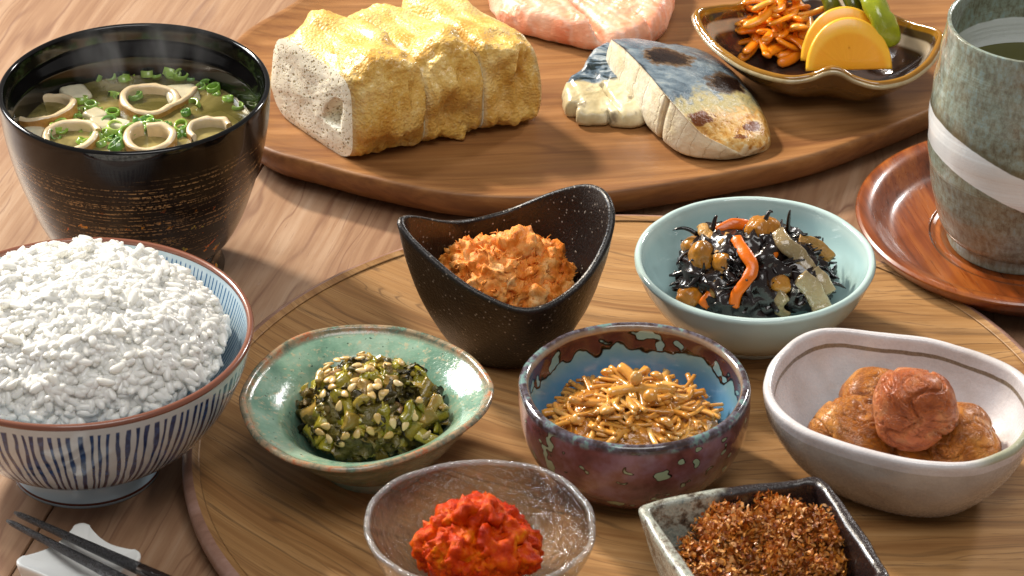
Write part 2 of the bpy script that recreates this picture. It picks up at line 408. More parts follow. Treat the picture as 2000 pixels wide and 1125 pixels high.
def m_celadon():
    n = NM('celadon_glaze'); f = n.noise(n.cm(0.5), 1.0, 3); x, y, z = n.sep(n.cm())
    c = n.mix('#b6cecb', '#c2d6d2', f)
    c = n.mix('#c9c9b6', c, n.ss(z, 0.2, 2.0))
    u, v, _ = n.sep(n.tc('UV')); c = n.mix(c, '#a9c8c8', n.ss(v, 1.03, 1.2))
    return n.fin(c, 0.10, n.bump(n.noise(n.cm(0.8), 1.0, 2), 0.01), coat=0.6, coat_rough=0.04, sss=0.1, sss_r=(.5, .8, .8), sss_s=0.2)
M['celadon'] = m_celadon()
def m_green():
    n = NM('green_crackle_glaze'); f = n.noise(n.cm(0.7), 1.0, 5, 0.6); u, v, _ = n.sep(n.tc('UV'))
    c = n.ramp(f, [(0.35, '#5f8470'), (0.5, '#7c9f89'), (0.65, '#9ab39f')])
    sp = n.noise(n.cm(5.0), 1.0, 3, 0.7); c = n.mix(c, '#b9ad8c', n.ma('MULTIPLY', n.ss(sp, 0.55, 0.66), 0.7))
    dk = n.noise(n.cm(7.0, loc=(9, 3, 1)), 1.0, 2, 0.6); c = n.mix(c, '#23302a', n.ma('MULTIPLY', n.ss(dk, 0.68, 0.72), 0.85))
    nr = n.noise(n.cm(1.6, loc=(4, 4, 4)), 1.0, 4, 0.7)
    rim = n.ma('MULTIPLY', n.ss(v, 0.90, 1.0), n.ma('SUBTRACT', 1.0, n.ss(v, 1.01, 1.06)))
    edge = n.ramp(nr, [(0.38, '#4a3f38'), (0.47, '#8d8168'), (0.55, '#a58a6c'), (0.62, '#b0633c'), (0.66, '#8d8b74')])
    c = n.mix(c, edge, n.ma('MULTIPLY', rim, n.ss(nr, 0.30, 0.46)))
    out = n.ma('LESS_THAN', v, 0.93); c = n.mix(c, n.ramp(nr, [(0.4, '#6c7a62'), (0.55, '#8c8a70'), (0.68, '#a58d74')]), n.ma('MULTIPLY', out, 0.75))
    h = n.ma('ADD', f, n.ma('MULTIPLY', sp, 0.5))
    return n.fin(c, n.ma('MULTIPLY_ADD', nr, 0.22, 0.08), n.bump(h, 0.035), coat=0.4, coat_rough=0.14)
M['green'] = m_green()
def m_purple():
    n = NM('kiln_changed_glaze'); u, v, _ = n.sep(n.tc('UV')); o = n.cm(); x, y, z = n.sep(o)
    nz = n.noise(n.cm((1.25, 1.25, 0.9)), 1.0, 2.0, 0.45)
    # inside: brown glaze running down over pale blue
    lv = n.ma('SUBTRACT', 1.345, v)
    f = n.ma('MULTIPLY_ADD', lv, 1.6, nz)
    brown = n.ss(f, 0.620, 0.635); edge = n.ma('MULTIPLY', n.ss(f, 0.585, 0.615), n.ma('SUBTRACT', 1.0, n.ss(f, 0.645, 0.68)))
    hol = n.noise(n.cm(1.9, loc=(5, 1, 2)), 1.0, 1, 0.4)
    holes = n.ss(hol, 0.585, 0.60); brown = n.ma('MULTIPLY', brown, n.ma('SUBTRACT', 1.0, holes))
    hedge = n.ma('MULTIPLY', n.ss(hol, 0.555, 0.58), n.ma('SUBTRACT', 1.0, n.ss(hol, 0.595, 0.62)))
    dep = n.ss(v, 1.12, 1.55)
    blue = n.mix(n.mix('#9ab8a8', '#7fa6ae', n.noise(n.cm(0.9), 1.0, 2)), '#5384a8', dep)
    cin = n.mix(blue, n.mix('#4c2a22', '#6b3f36', hol), brown)
    cin = n.mix(cin, '#1c0f08', n.ma('MAXIMUM', edge, n.ma('MULTIPLY', hedge, n.ss(f, 0.62, 0.64))))
    # outside
    pur = n.ramp(n.noise(n.cm(0.7, loc=(2, 7, 1)), 1.0, 4, 0.6), [(0.35, '#56302c'), (0.5, '#7a4c4a'), (0.65, '#8e6c7a')])
    hw = n.noise(n.cm((2.1, 2.1, 2.6), loc=(1, 8, 3)), 1.0, 1, 0.4)
    lim = n.ma('MULTIPLY_ADD', n.ma('SUBTRACT', 1.0, n.ss(z, 0.2, 1.2)), 0.09, hw)
    sp = n.ss(lim, 0.655, 0.67); spe = n.ma('MULTIPLY', n.ss(lim, 0.625, 0.645), n.ma('SUBTRACT', 1.0, sp))
    cout = n.mix(n.mix(pur, '#160c0a', spe), n.mix('#8aa08a', '#a7b08c', nz), sp)
    rimm = n.ma('MULTIPLY', n.ss(v, 0.94, 1.0), n.ma('SUBTRACT', 1.0, n.ss(v, 1.018, 1.03)))
    cout = n.mix(cout, n.ramp(n.noise(n.cm(3.0), 1.0, 3), [(0.4, '#3a2c2c'), (0.55, '#5f5a66'), (0.62, '#6d8a86')]), rimm)
    col = n.mix(cout, cin, n.ma('GREATER_THAN', v, 1.022))
    col = n.mix(col, '#a08468', n.ma('MULTIPLY', n.ma('MULTIPLY', n.ss(v, 1.012, 1.016), n.ma('SUBTRACT', 1.0, n.ss(v, 1.024, 1.045))), 0.7))
    return n.fin(col, 0.13, n.bump(n.ma('ADD', nz, n.ma('MULTIPLY', edge, 0.5)), 0.02), coat=0.7, coat_rough=0.04)
M['purple'] = m_purple()
def m_whitebowl():
    n = NM('white_gritty_glaze'); u, v, _ = n.sep(n.tc('UV'))
    f = n.noise(n.cm(0.6), 1.0, 4, 0.6); g = n.noise(n.cm(9.0), 1.0, 3, 0.6)
    c = n.ramp(f, [(0.3, '#c4bdbb'), (0.5, '#d2cdce'), (0.7, '#dcdadb')])
    c = n.mix(c, n.ramp(f, [(0.3, '#a89f98'), (0.7, '#c3bcb4')]), n.ma('LESS_THAN', v, 0.9))
    wv = n.ma('MULTIPLY_ADD', n.noise(n.cm(0.5, loc=(3, 3, 3)), 1.0, 3, 0.6), 0.07, v)
    band = n.ma('MULTIPLY', n.ss(wv, 1.165, 1.175), n.ma('SUBTRACT', 1.0, n.ss(wv, 1.215, 1.228)))
    # only along the back of the bowl
    x, y, z = n.sep(n.cm()); back = n.ss(n.ma('MULTIPLY_ADD', x, -0.15, y), -0.9, -0.4)
    c = n.mix(c, n.mix('#5c4c38', '#85745a', g), n.ma('MULTIPLY', band, n.ma('MULTIPLY', back, 0.9)))
    gx = n.ma('MULTIPLY', n.ss(x, 1.3, 2.6), n.ma('SUBTRACT', 1.0, n.ss(y, -1.6, -1.0)))
    c = n.mix(c, '#8c8f6a', n.ma('MULTIPLY', n.ma('MULTIPLY', gx, n.ma('MULTIPLY', n.ss(v, 0.98, 1.0), n.ma('SUBTRACT', 1.0, n.ss(v, 1.05, 1.12)))), 0.8))
    return n.fin(c, n.ma('MULTIPLY_ADD', g, 0.3, 0.12), n.bump(n.ma('ADD', n.ma('MULTIPLY', g, 0.25), n.ma('MULTIPLY', f, 1.2)), 0.035), coat=0.5, coat_rough=0.10)
M['whitebowl'] = m_whitebowl()
def m_blackbowl():
    n = NM('black_speckled_stoneware'); g = n.noise(n.cm(10.0), 1.0, 3, 0.65); sp = n.vor(n.cm(5.5), 1.0); f = n.noise(n.cm(0.6), 1.0, 3)
    spr = n.noise(n.cm(2.5, loc=(2, 2, 2)), 1.0, 2)
    c = n.mix(n.mix('#100b0a', '#1d1410', f), '#8f867c', n.ma('MULTIPLY', n.ma('SUBTRACT', 1.0, n.ss(sp, 0.14, 0.22)), n.ss(spr, 0.44, 0.56)))
    return n.fin(c, n.ma('MULTIPLY_ADD', g, 0.35, 0.16), n.bump(g, 0.03), spec=0.4, coat=0.2, coat_rough=0.25)
M['blackbowl'] = m_blackbowl()
def m_square():
    n = NM('black_ash_glaze'); o = n.cm(); x, y, z = n.sep(o); g = n.noise(n.cm(6.0), 1.0, 4, 0.7); f = n.noise(n.cm(0.8, loc=(1, 2, 3)), 1.0, 3, 0.6)
    base = n.mix('#17100f', '#2c2020', f)
    c = n.mix(base, '#7d7a74', n.ma('MULTIPLY', n.ss(g, 0.62, 0.74), 0.5))
    # pale ash glaze over the left end
    left = n.ss(n.ma('MULTIPLY_ADD', f, 2.6, n.ma('MULTIPLY', n.ma('ADD', x, n.ma('MULTIPLY', y, -0.1)), -1.0)), 2.3, 2.9)
    ash = n.ramp(n.noise(n.cm(1.6, loc=(7, 2, 3)), 1.0, 5, 0.75), [(0.36, '#2c241e'), (0.44, '#6f675a'), (0.52, '#a3a69a'), (0.60, '#8a8f84'), (0.68, '#48606a')])
    c = n.mix(c, ash, left)
    return n.fin(c, n.ma('MULTIPLY_ADD', g, 0.3, 0.12), n.bump(n.ma('ADD', g, f), 0.04), coat=0.45, coat_rough=0.12)
M['square'] = m_square()
def m_amber():
    n = NM('amber_brown_glaze'); u, v, _ = n.sep(n.tc('UV')); f = n.noise(n.cm(1.2), 1.0, 4, 0.6)
    br = n.mix('#3a281a', '#4d3826', f); am = n.mix('#7a4f12', '#a3731f', f); wh = n.mix('#b09a7c', '#c9bda8', f)
    c = n.mix(am, br, n.ss(v, 1.06, 1.10))
    b1 = n.ma('MULTIPLY', n.ss(v, 1.22, 1.27), n.ma('SUBTRACT', 1.0, n.ss(v, 1.42, 1.50)))
    c = n.mix(c, wh, n.ma('MULTIPLY', b1, 0.85))
    c = n.mix(c, n.mix('#33261f', '#4b3a33', f), n.ss(v, 1.50, 1.58))
    c = n.mix(n.mix('#4a3010', '#7d5a1e', f), c, n.ss(v, 0.90, 1.0))
    hi = n.ma('MULTIPLY', n.ss(v, 0.86, 0.92), n.ma('SUBTRACT', 1.0, n.ss(v, 0.99, 1.0)))  # mottled highlight painted into the glaze just below the rim
    c = n.mix(c, n.mix('#8b7340', '#c9c0a2', n.noise(n.cm(3.0), 1.0, 4, 0.7)), n.ma('MULTIPLY', hi, 0.8))
    return n.fin(c, 0.12, n.bump(f, 0.03), coat=0.7, coat_rough=0.05)
M['amber'] = m_amber()
def m_cup():
    n = NM('grey_green_cup_glaze'); o = n.cm(); x, y, z = n.sep(o); u, v, _ = n.sep(n.tc('UV'))
    g = n.noise(n.cm((5.5, 5.5, 3.0)), 1.0, 4, 0.7); f = n.noise(n.cm((0.6, 0.6, 0.9)), 1.0, 4, 0.6)
    c = n.mix(n.ramp(g, [(0.36, '#5f5b48'), (0.46, '#7d7f6b'), (0.56, '#8e9a8d'), (0.68, '#8fa9ab')]), n.ramp(f, [(0.35, '#75746a'), (0.6, '#93a096')]), 0.35)
    st = n.noise(n.comb(0.0, 0.0, n.ma('MULTIPLY', z, 2.6)), 1.0, 3, 0.7)
    c = n.mix(c, '#6b6654', n.ma('MULTIPLY', n.ss(st, 0.52, 0.7), 0.55))
    # slanting white band
    zz = n.ma('ADD', n.ma('MULTIPLY_ADD', x, 0.42, z), n.ma('MULTIPLY', f, 0.2))
    x2 = n.ma('MULTIPLY_ADD', y, 0.06, zz)
    band = n.ma('MULTIPLY', n.ss(x2, 2.62, 2.67), n.ma('SUBTRACT', 1.0, n.ss(x2, 3.88, 3.94)))
    edge = n.ma('MULTIPLY', n.ss(x2, 3.86, 3.94), n.ma('SUBTRACT', 1.0, n.ss(x2, 4.0, 4.25)))
    out = n.ma('LESS_THAN', v, 0.5)
    c = n.mix(c, '#5c5238', n.ma('MULTIPLY', n.ma('MULTIPLY', edge, out), 0.7))
    c = n.mix(c, '#e4e8ea', n.ma('MULTIPLY', band, out))
    ib = n.ma('MULTIPLY', n.ss(z, 5.6, 5.68), n.ma('SUBTRACT', 1.0, n.ss(n.ma('MULTIPLY_ADD', f, 0.3, z), 7.12, 7.2)))
    c = n.mix(c, '#dde2e4', n.ma('MULTIPLY', ib, n.ma('GREATER_THAN', v, 0.55)))
    return n.fin(c, 0.20, n.bump(n.ma('ADD', n.ma('MULTIPLY', g, 0.3), st), 0.03), coat=0.6, coat_rough=0.06)
M['cup'] = m_cup()
def m_glass():
    n = NM('rippled_glass'); x, y, z = n.sep(n.cm()); u, v, _ = n.sep(n.tc('UV'))
    str_ = n.noise(n.comb(n.ma('MULTIPLY', u, 70.0), n.ma('MULTIPLY', v, 9.0), 0.0), 1.0, 3, 0.6, 0.8)
    f = n.noise(n.cm(1.3), 1.0, 3, 0.6, 0.5)
    rimm = n.ma('MULTIPLY', n.ss(v, 0.95, 1.0), n.ma('SUBTRACT', 1.0, n.ss(v, 1.015, 1.03))); mk_ = n.ma('MULTIPLY_ADD', rimm, 0.16, n.ma('MULTIPLY', n.ss(str_, 0.62, 0.68), 0.10))  # milky rim; the white streaks are highlights painted into the wall
    bp = n.bump(n.ma('MULTIPLY_ADD', str_, 1.6, f), 0.10)
    gl = n.N.new('ShaderNodeBsdfGlass'); gl.inputs['Roughness'].default_value = 0.03; gl.inputs['IOR'].default_value = 1.42; n.L.new(bp, gl.inputs['Normal'])
    tr = n.N.new('ShaderNodeBsdfTransparent'); tr.inputs[0].default_value = (0.97, 0.98, 0.99, 1)
    df = n.N.new('ShaderNodeBsdfDiffuse'); df.inputs[0].default_value = (0.9, 0.93, 0.95, 1)
    gs = n.N.new('ShaderNodeBsdfGlossy'); gs.inputs['Roughness'].default_value = 0.05; n.L.new(bp, gs.inputs['Normal'])
    df2 = n.N.new('ShaderNodeBsdfGlossy'); df2.inputs['Roughness'].default_value = 0.32; df2.inputs[0].default_value = (.9, .93, 1, 1)
    fr = n.N.new('ShaderNodeFresnel'); geo = n.N.new('ShaderNodeNewGeometry'); n.L.new(n.ma('MULTIPLY_ADD', geo.outputs['Backfacing'], 1 / 1.45 - 1.45, 1.45), fr.inputs[0]); n.L.new(bp, fr.inputs['Normal'])
    def mx(f_, p, q):
        m = n.N.new('ShaderNodeMixShader'); n.put(m.inputs[0], f_); n.L.new(p, m.inputs[1]); n.L.new(q, m.inputs[2]); return m.outputs[0]
    sh = mx(0.10, tr.outputs[0], gl.outputs[0]); sh = mx(mk_, sh, df.outputs[0]); sh = mx(n.ma('MULTIPLY', fr.outputs[0], 1.6, clamp=True), sh, gs.outputs[0])
    n.L.new(sh, n.out.inputs[0]); return n.m
M['glass'] = m_glass()
def m_liquid(name, col, trans, murk=None):
    n = NM(name); f = n.noise(n.cm(0.45), 1.0, 4, 0.6, 0.6); x_, y_, z_ = n.sep(n.cm()); rad_ = n.ma('SQRT', n.ma('ADD', n.ma('MULTIPLY', x_, x_), n.ma('MULTIPLY', y_, y_)))
    n.fin(n.mix(col, murk or col, n.ss(f, 0.35, 0.65)), 0.03, n.bump(n.noise(n.cm(0.7), 1.0, 1), 0.01), spec=0.5, coat=0.0)
    tr = n.N.new('ShaderNodeBsdfTransparent'); tr.inputs[0].default_value = trans
    mx = n.N.new('ShaderNodeMixShader'); n.L.new(n.ma('MULTIPLY_ADD', n.ss(f, 0.3, 0.7), 0.30, n.ma('MULTIPLY_ADD', n.ma('SUBTRACT', 1.0, n.ss(rad_, 2.6, 4.3)), 0.30, 0.28)), mx.inputs[0]); n.L.new(tr.outputs[0], mx.inputs[1]); n.L.new(n.b.outputs[0], mx.inputs[2])
    gl = n.N.new('ShaderNodeBsdfGlossy'); gl.inputs['Roughness'].default_value = 0.03
    fr = n.N.new('ShaderNodeFresnel'); fr.inputs[0].default_value = 1.33
    m2 = n.N.new('ShaderNodeMixShader'); n.L.new(fr.outputs[0], m2.inputs[0]); n.L.new(mx.outputs[0], m2.inputs[1]); n.L.new(gl.outputs[0], m2.inputs[2])
    n.L.new(m2.outputs[0], n.out.inputs[0]); return n.m
M['soup'] = m_liquid('miso_broth', '#6a6230', (0.85, 0.80, 0.55, 1), '#b0a064')
M['tea'] = m_plain('green_tea', '#4a4818', 0.05, spec=0.3)
# ------------------------------------------------------------------ the setting: table boards
SEAM = math.radians(76)                      # direction of the boards on the table
gd = np.array([math.cos(SEAM), math.sin(SEAM)]); gn = np.array([math.sin(SEAM), -math.cos(SEAM)])
table = thing('tabletop', None, None, (0, 0, 0)); table['kind'] = 'structure'
seam0 = U(112, 975, 0)[:2]
off0 = float(np.dot(seam0, gn))
for k in range(-2, 5):
    w0 = off0 + (k - 1) * 26.0 + 0.03; w1 = w0 + 26.0 - 0.06
    bx = []
    for a, b in ((w0, -60), (w1, -60), (w1, 75), (w0, 75)):
        p = gn * a + gd * b; bx.append(p)
    e = 0.04; q = []
    cen = gn * ((w0 + w1) / 2)
    V = []
    for p in bx:
        V.append((*p, -2.0))
    for p in bx: V.append((*p, -e))
    for (a, b) in ((w0 + e, -60), (w1 - e, -60), (w1 - e, 75), (w0 + e, 75)):
        V.append((*(gn * a + gd * b), 0.0))
    F = [(0, 1, 5, 4), (1, 2, 6, 5), (2, 3, 7, 6), (3, 0, 4, 7), (4, 5, 9, 8), (5, 6, 10, 9), (6, 7, 11, 10), (7, 4, 8, 11), (8, 9, 10, 11), (3, 2, 1, 0)]
    link('plank', np_mesh('plank', V, np.array(F), M['table'], smooth=False), table)
V = [(-70, -60, -2.6), (70, -60, -2.6), (70, 75, -2.6), (-70, 75, -2.6)]
# dark underside that closes the joints
link('underlay', np_mesh('underlay', [(x, y, z + 0.5) for x, y, z in V], np.array([[0, 1, 2, 3]]), m_plain('joint_filler', '#2a1a10', 0.9), smooth=False), table)

# ------------------------------------------------------------------ round plate
PZ = 1.0
c = U(1237, 862, PZ); PR = 880 / S(1237, 862, PZ)
plate = thing('wooden_plate', 'large round plate of pale brown wood carrying the seven small dishes', 'plate', (c[0], c[1], 0))
prof = [(0.0, PZ - 0.12), (PR * 0.5, PZ - 0.12), (PR - 1.1, PZ - 0.12), (PR - 0.55, PZ - 0.06), (PR - 0.32, PZ)]
V, F, uv = lathe(prof, 200, 24); link('plate_surface', np_mesh('plate_surface', V, F, M['plate'], uv=uv, orient='up'), plate)
prof = [(PR - 0.32, PZ), (PR - 0.22, PZ - 0.02), (PR - 0.06, PZ - 0.13), (PR, PZ - 0.28), (PR - 0.04, PZ - 0.5), (PR - 0.25, PZ - 0.80), (PR - 0.8, 0.02), (PR - 1.4, 0.0), (0, 0.0)]
V, F, uv = lathe(prof, 200); link('plate_rim', np_mesh('plate_rim', V, F, M['plate_edge'], uv=uv), plate)
PF = PZ - 0.12      # floor the dishes stand on

# ------------------------------------------------------------------ serving board at the back
BZ = 1.55; BF = 1.25
pts = [(519, 291), (617, 319), (715, 345), (871, 376), (1028, 385), (1180, 376), (1331, 354), (1450, 332), (1560, 309), (1653, 281), (1809, 219), (1930, 160), (2040, 80), (2090, -20),
       (2020, -130), (1800, -220), (1450, -270), (1100, -240), (800, -130), (640, -45), (562, 9), (501, 43), (463, 72), (428, 120), (425, 180), (455, 245)]
P = np.array([U(x, y, BZ)[:2] for x, y in pts]); Q = catmull(P, 260)
bc = Q.mean(0)
board = thing('serving_board', 'oval dark wood board at the back carrying tofu, grilled fish and pickles', 'serving board', (bc[0], bc[1], 0))
Q = Q - bc
T = np.roll(Q, -1, 0) - np.roll(Q, 1, 0); T /= np.linalg.norm(T, axis=1)[:, None]
nin = np.stack([-T[:, 1], T[:, 0]], -1)
if np.dot(nin[0], -Q[0]) < 0: nin = -nin
def offs(d, z, shrink=None):
    return np.column_stack([Q + nin * d if shrink is None else Q * shrink, np.full(len(Q), z)])
def loft(rows, name, mat, parent, capend=None):
    V = np.concatenate(rows); F = grid_faces(len(rows), len(rows[0])); Fl = [F]
    if capend is not None:
        n = len(rows[0]); V = np.vstack([V, [0, 0, capend]]); i = np.arange(n); b = (len(rows) - 1) * n
        Fl.append(np.stack([b + i, b + (i + 1) % n, np.full(n, len(V) - 1)], -1))
    return link(name, np_mesh(name, V, Fl, mat, orient='up' if capend is not None else 'out'), parent)
sgn = 1
rows = [offs(0.30, BZ - 0.02), offs(0.55, BZ - 0.10), offs(1.1, BF + 0.06), offs(1.9, BF), Q.shape and offs(0, BF, 0.7), offs(0, BF, 0.35)]
loft(rows, 'board_surface', M['board'], board, BF)
rows = [offs(2.2, 0.0), offs(1.2, 0.03), offs(0.55, 0.35), offs(0.12, 0.9), offs(0.0, 1.3), offs(0.02, BZ - 0.08), offs(0.08, BZ - 0.015), offs(0.16, BZ), offs(0.30, BZ - 0.02)]
loft(rows, 'board_rim', M['board'], board)

# ------------------------------------------------------------------ soup bowl
def sfun(p, k=1.0):
    return lambda t: (math.sin(min(1, max(0, t)) * PI / 2) ** p) ** k
c = U(262, 490, 0.0)                     # provisional; the centre below the rim
RH = 7.1
c = U(262, 167, RH); SR = 266 / S(262, 167, RH)
soup_bowl = thing('soup_bowl', 'large black lacquer soup bowl with gold flecks and clear miso soup inside', 'bowl', (c[0], c[1], 0))
def interp_s(pts):
    xs, ys = zip(*pts); return lambda t: float(np.interp(t, xs, ys))
def smooth_s(pts, n=200):
    Q_ = catmull(np.array(pts, float), n, closed=False); return lambda t: float(np.interp(t, Q_[:, 0], Q_[:, 1]))
s1 = smooth_s([(0, 0), (0.03, 0.13), (0.10, 0.33), (0.22, 0.51), (0.36, 0.655), (0.58, 0.84), (0.8, 0.955), (1, 1)])
V, F, uv = dish(circ_rim(SR, 200), RH - 0.9, 2.3, s1, 0.35, 0.5, rimw=0.20)
V[:, 2] += 0.9
# step inside the wall, as the lid seat
r = np.hypot(V[:, 0], V[:, 1]); ins = (uv[:, 1] > 1.03) & (uv[:, 1] < 1.75) & (V[:, 2] < RH - 0.75)
V[ins, 0] *= (r[ins] - 0.13) / r[ins]; V[ins, 1] *= (r[ins] - 0.13) / r[ins]
link('bowl_body', np_mesh('bowl_body', V, F, M['soupbowl'], uv=uv), soup_bowl)
V, F, uv = lathe([(0, 0.92), (2.3, 0.92), (2.42, 0.95), (2.5, 0.7), (2.72, 0.1), (2.7, 0), (2.45, 0), (2.3, 0.3), (0, 0.35)], 96)
uv[:, 1] = 0.5; link('foot_ring', np_mesh('foot_ring', V, F, M['soupbowl'], uv=uv), soup_bowl)
SZ = RH - 1.72                              # broth level
sr = 240 / S(262, 246, SZ)
V, F, uv = lathe([(0, SZ - 0.02), (2, SZ - 0.02), (sr - 0.15, SZ - 0.02), (sr + 0.06, SZ + 0.03)], 96)
soup = link('miso_soup', np_mesh('miso_soup', V - np.array([0, 0, 0]), F, M['soup'], uv=uv, orient='up'), None, (c[0], c[1], 0))
tag(soup, 'clear amber brown miso broth filling the black lacquer bowl', 'soup')
SC = c.copy()

# ------------------------------------------------------------------ rice bowl
RRH = 5.15
c = U(150, 641, RRH); RR = 345 / S(150, 641, RRH)
rice_bowl = thing('rice_bowl', 'wide porcelain rice bowl with thin blue vertical stripes and brown rim', 'bowl', (c[0], c[1], 0))
s2 = smooth_s([(0, 0), (0.04, 0.18), (0.12, 0.36), (0.28, 0.58), (0.5, 0.78), (0.75, 0.92), (1, 1)])
V, F, uv = dish(circ_rim(RR, 220), RRH - 0.85, 2.1, s2, 0.30, 0.45, rimw=0.2); V[:, 2] += 0.85
link('bowl_body', np_mesh('bowl_body', V, F, M['stripes'], uv=uv), rice_bowl)
V, F, uv = ring(RR - 0.10, 0.112, RRH - 0.085, 200); link('rim_band', np_mesh('rim_band', V, F, M['rimbrown']), rice_bowl)
V, F, uv = lathe([(0, 0.87), (2.0, 0.87), (2.12, 0.92), (2.12, 0.80), (2.2, 0.4), (2.32, 0.17)], 128); link('foot', np_mesh('foot', V, F, M['bluewhite'], uv=uv), rice_bowl)
V, F, uv = lathe([(2.32, 0.17), (2.335, 0.09)], 128); link('foot_line', np_mesh('foot_line', V, F, m_plain('brown_line', '#5a2a1c', 0.3)), rice_bowl)
V, F, uv = lathe([(2.335, 0.09), (2.33, 0.0), (2.1, 0.0), (1.95, 0.3), (0, 0.4)], 128); link('foot_base', np_mesh('foot_base', V, F, M['bluewhite']), rice_bowl)
RC = c.copy()

# ------------------------------------------------------------------ celadon bowl
def on_plate(px, py, H): return U(px, py, PF + H)
CH = 2.85
c = on_plate(1474, 500, CH); r_ = 236 / S(1474, 500, PF + CH)
celadon = thing('ceramic_bowl', 'pale blue green celadon bowl holding dark seaweed salad with beans', 'bowl', (c[0], c[1], PF))
s3 = smooth_s([(0, 0), (0.05, 0.2), (0.18, 0.42), (0.4, 0.66), (0.7, 0.87), (1, 1)])
V, F, uv = dish(circ_rim(r_, 180), CH - 0.25, 1.7, s3, 0.22, 0.15, rimw=0.26, wob=0.05, seed=3); V[:, 2] += 0.25
link('bowl_body', np_mesh('bowl_body', V, F, M['celadon'], uv=uv), celadon)
V, F, uv = lathe([(0, 0.27), (1.6, 0.27), (1.75, 0.33), (1.8, 0.1), (1.8, 0.0), (1.6, 0.0), (1.5, 0.15), (0, 0.15)], 96); uv[:, 1] = .5
link('foot_ring', np_mesh('foot_ring', V, F, M['celadon'], uv=uv), celadon)
CC = c.copy(); CR = r_

# ------------------------------------------------------------------ kiln-changed purple bowl
PH = 3.2
c = on_plate(1240, 747, PH); r_ = 227 / S(1240, 747, PF + PH)
purple = thing('ceramic_bowl', 'deep bowl with purple brown outside and mottled blue inside holding mushrooms', 'bowl', (c[0], c[1], PF))
s4 = smooth_s([(0, 0), (0.06, 0.28), (0.18, 0.56), (0.36, 0.80), (0.58, 0.95), (0.8, 1.005), (1, 1)])
V, F, uv = dish(circ_rim(r_, 180), PH, 2.0, s4, 0.34, 0.45, rimw=0.32, wob=0.05, seed=8, r0_in=1.2)
link('bowl_body', np_mesh('bowl_body', V, F, M['purple'], uv=uv), purple)
PC = c.copy(); PRR = r_

# ------------------------------------------------------------------ green bowl
GH = 2.55
pts = [(467, 789), (472, 754), (504, 706), (546, 671), (600, 645), (664, 634), (744, 632), (808, 640), (872, 663), (920, 690), (955, 728), (965, 760), (952, 796), (920, 828), (872, 860), (824, 882), (760, 904), (696, 916), (632, 914), (568, 898), (520, 872), (488, 840)]
c, rm = rim_px((720, 775), PF + GH, pts, 180)
green = thing('ceramic_bowl', 'uneven green glazed bowl with rough brown rim holding chopped pickled greens', 'bowl', (c[0], c[1], PF))
s5 = smooth_s([(0, 0), (0.1, 0.20), (0.3, 0.40), (0.55, 0.60), (0.8, 0.80), (1, 1)])
s5i = smooth_s([(0, 0), (0.08, 0.20), (0.3, 0.36), (0.6, 0.48), (0.8, 0.64), (0.92, 0.84), (1, 1)])
V, F, uv = dish(rm, GH - 0.3, 1.55, s5, 0.30, 0.15, s_in=s5i, rimw=0.24, wob=0.05, seed=2, r0_in=1.5, foot_shift=(0.15, 0.1)); V[:, 2] += 0.3
link('bowl_body', np_mesh('bowl_body', V, F, M['green'], uv=uv), green)
V, F, uv = lathe([(0, 0.32), (1.5, 0.32), (1.62, 0.36), (1.62, 0.2), (1.66, 0.0), (1.4, 0.0), (1.35, 0.15), (0, 0.15)], 96); uv[:, 1] = .5
o = link('foot_ring', np_mesh('foot_ring', V, F, M['green'], uv=uv), green, (0.15, 0.1, 0))
GC = c.copy()

# ------------------------------------------------------------------ white bowl
WH = 3.0
pts = [(1490, 759), (1497, 720), (1516, 688), (1548, 659), (1587, 641), (1630, 637), (1719, 645), (1808, 656), (1879, 673), (1932, 691), (1982, 714), (2014, 742), (2030, 778), (2026, 820), (2004, 858), (1968, 886), (1897, 908), (1790, 904), (1683, 881), (1587, 849), (1541, 824), (1506, 792)]
c, rm = rim_px((1765, 775), PF + WH, pts, 180)
whiteb = thing('ceramic_bowl', 'oval off-white bowl with brown line inside holding pickled plums', 'bowl', (c[0], c[1], PF))
s6 = smooth_s([(0, 0), (0.06, 0.22), (0.2, 0.46), (0.45, 0.74), (0.72, 0.93), (1, 1)])
thv = rm.th; r0 = 0.62 * rm.R * (1 - 0.10 * np.cos(thv) ** 2)
V, F, uv = dish(rm, WH, r0 * 0.9, s6, 0.30, 0.3, rimw=0.30, wob=0.05, seed=5, r0_in=r0 * 0.7)
link('bowl_body', np_mesh('bowl_body', V, F, M['whitebowl'], uv=uv), whiteb)
WC = c.copy()

# ------------------------------------------------------------------ glass bowl
LH = 2.6
pts = [(710, 1027), (717, 987), (740, 957), (777, 930), (830, 910), (890, 899), (952, 896), (1015, 900), (1065, 912), (1115, 940), (1152, 980), (1165, 1020), (1158, 1060), (1127, 1096), (1065, 1130), (980, 1148), (890, 1146), (810, 1128), (757, 1100), (722, 1066)]
c, rm = rim_px((938, 1022), PF + LH, pts, 180)
glassb = thing('glass_bowl', 'clear rippled glass bowl holding a mound of orange red paste', 'bowl', (c[0], c[1], PF))
s7 = smooth_s([(0, 0), (0.06, 0.16), (0.2, 0.38), (0.45, 0.65), (0.75, 0.87), (1, 1)])
V, F, uv = dish(rm, LH, 1.7, s7, 0.22, 0.32, rimw=0.20, wob=0.10, seed=6, r0_in=1.2)
link('bowl_body', np_mesh('bowl_body', V, F, M['glass'], uv=uv), glassb)
LC = c.copy()

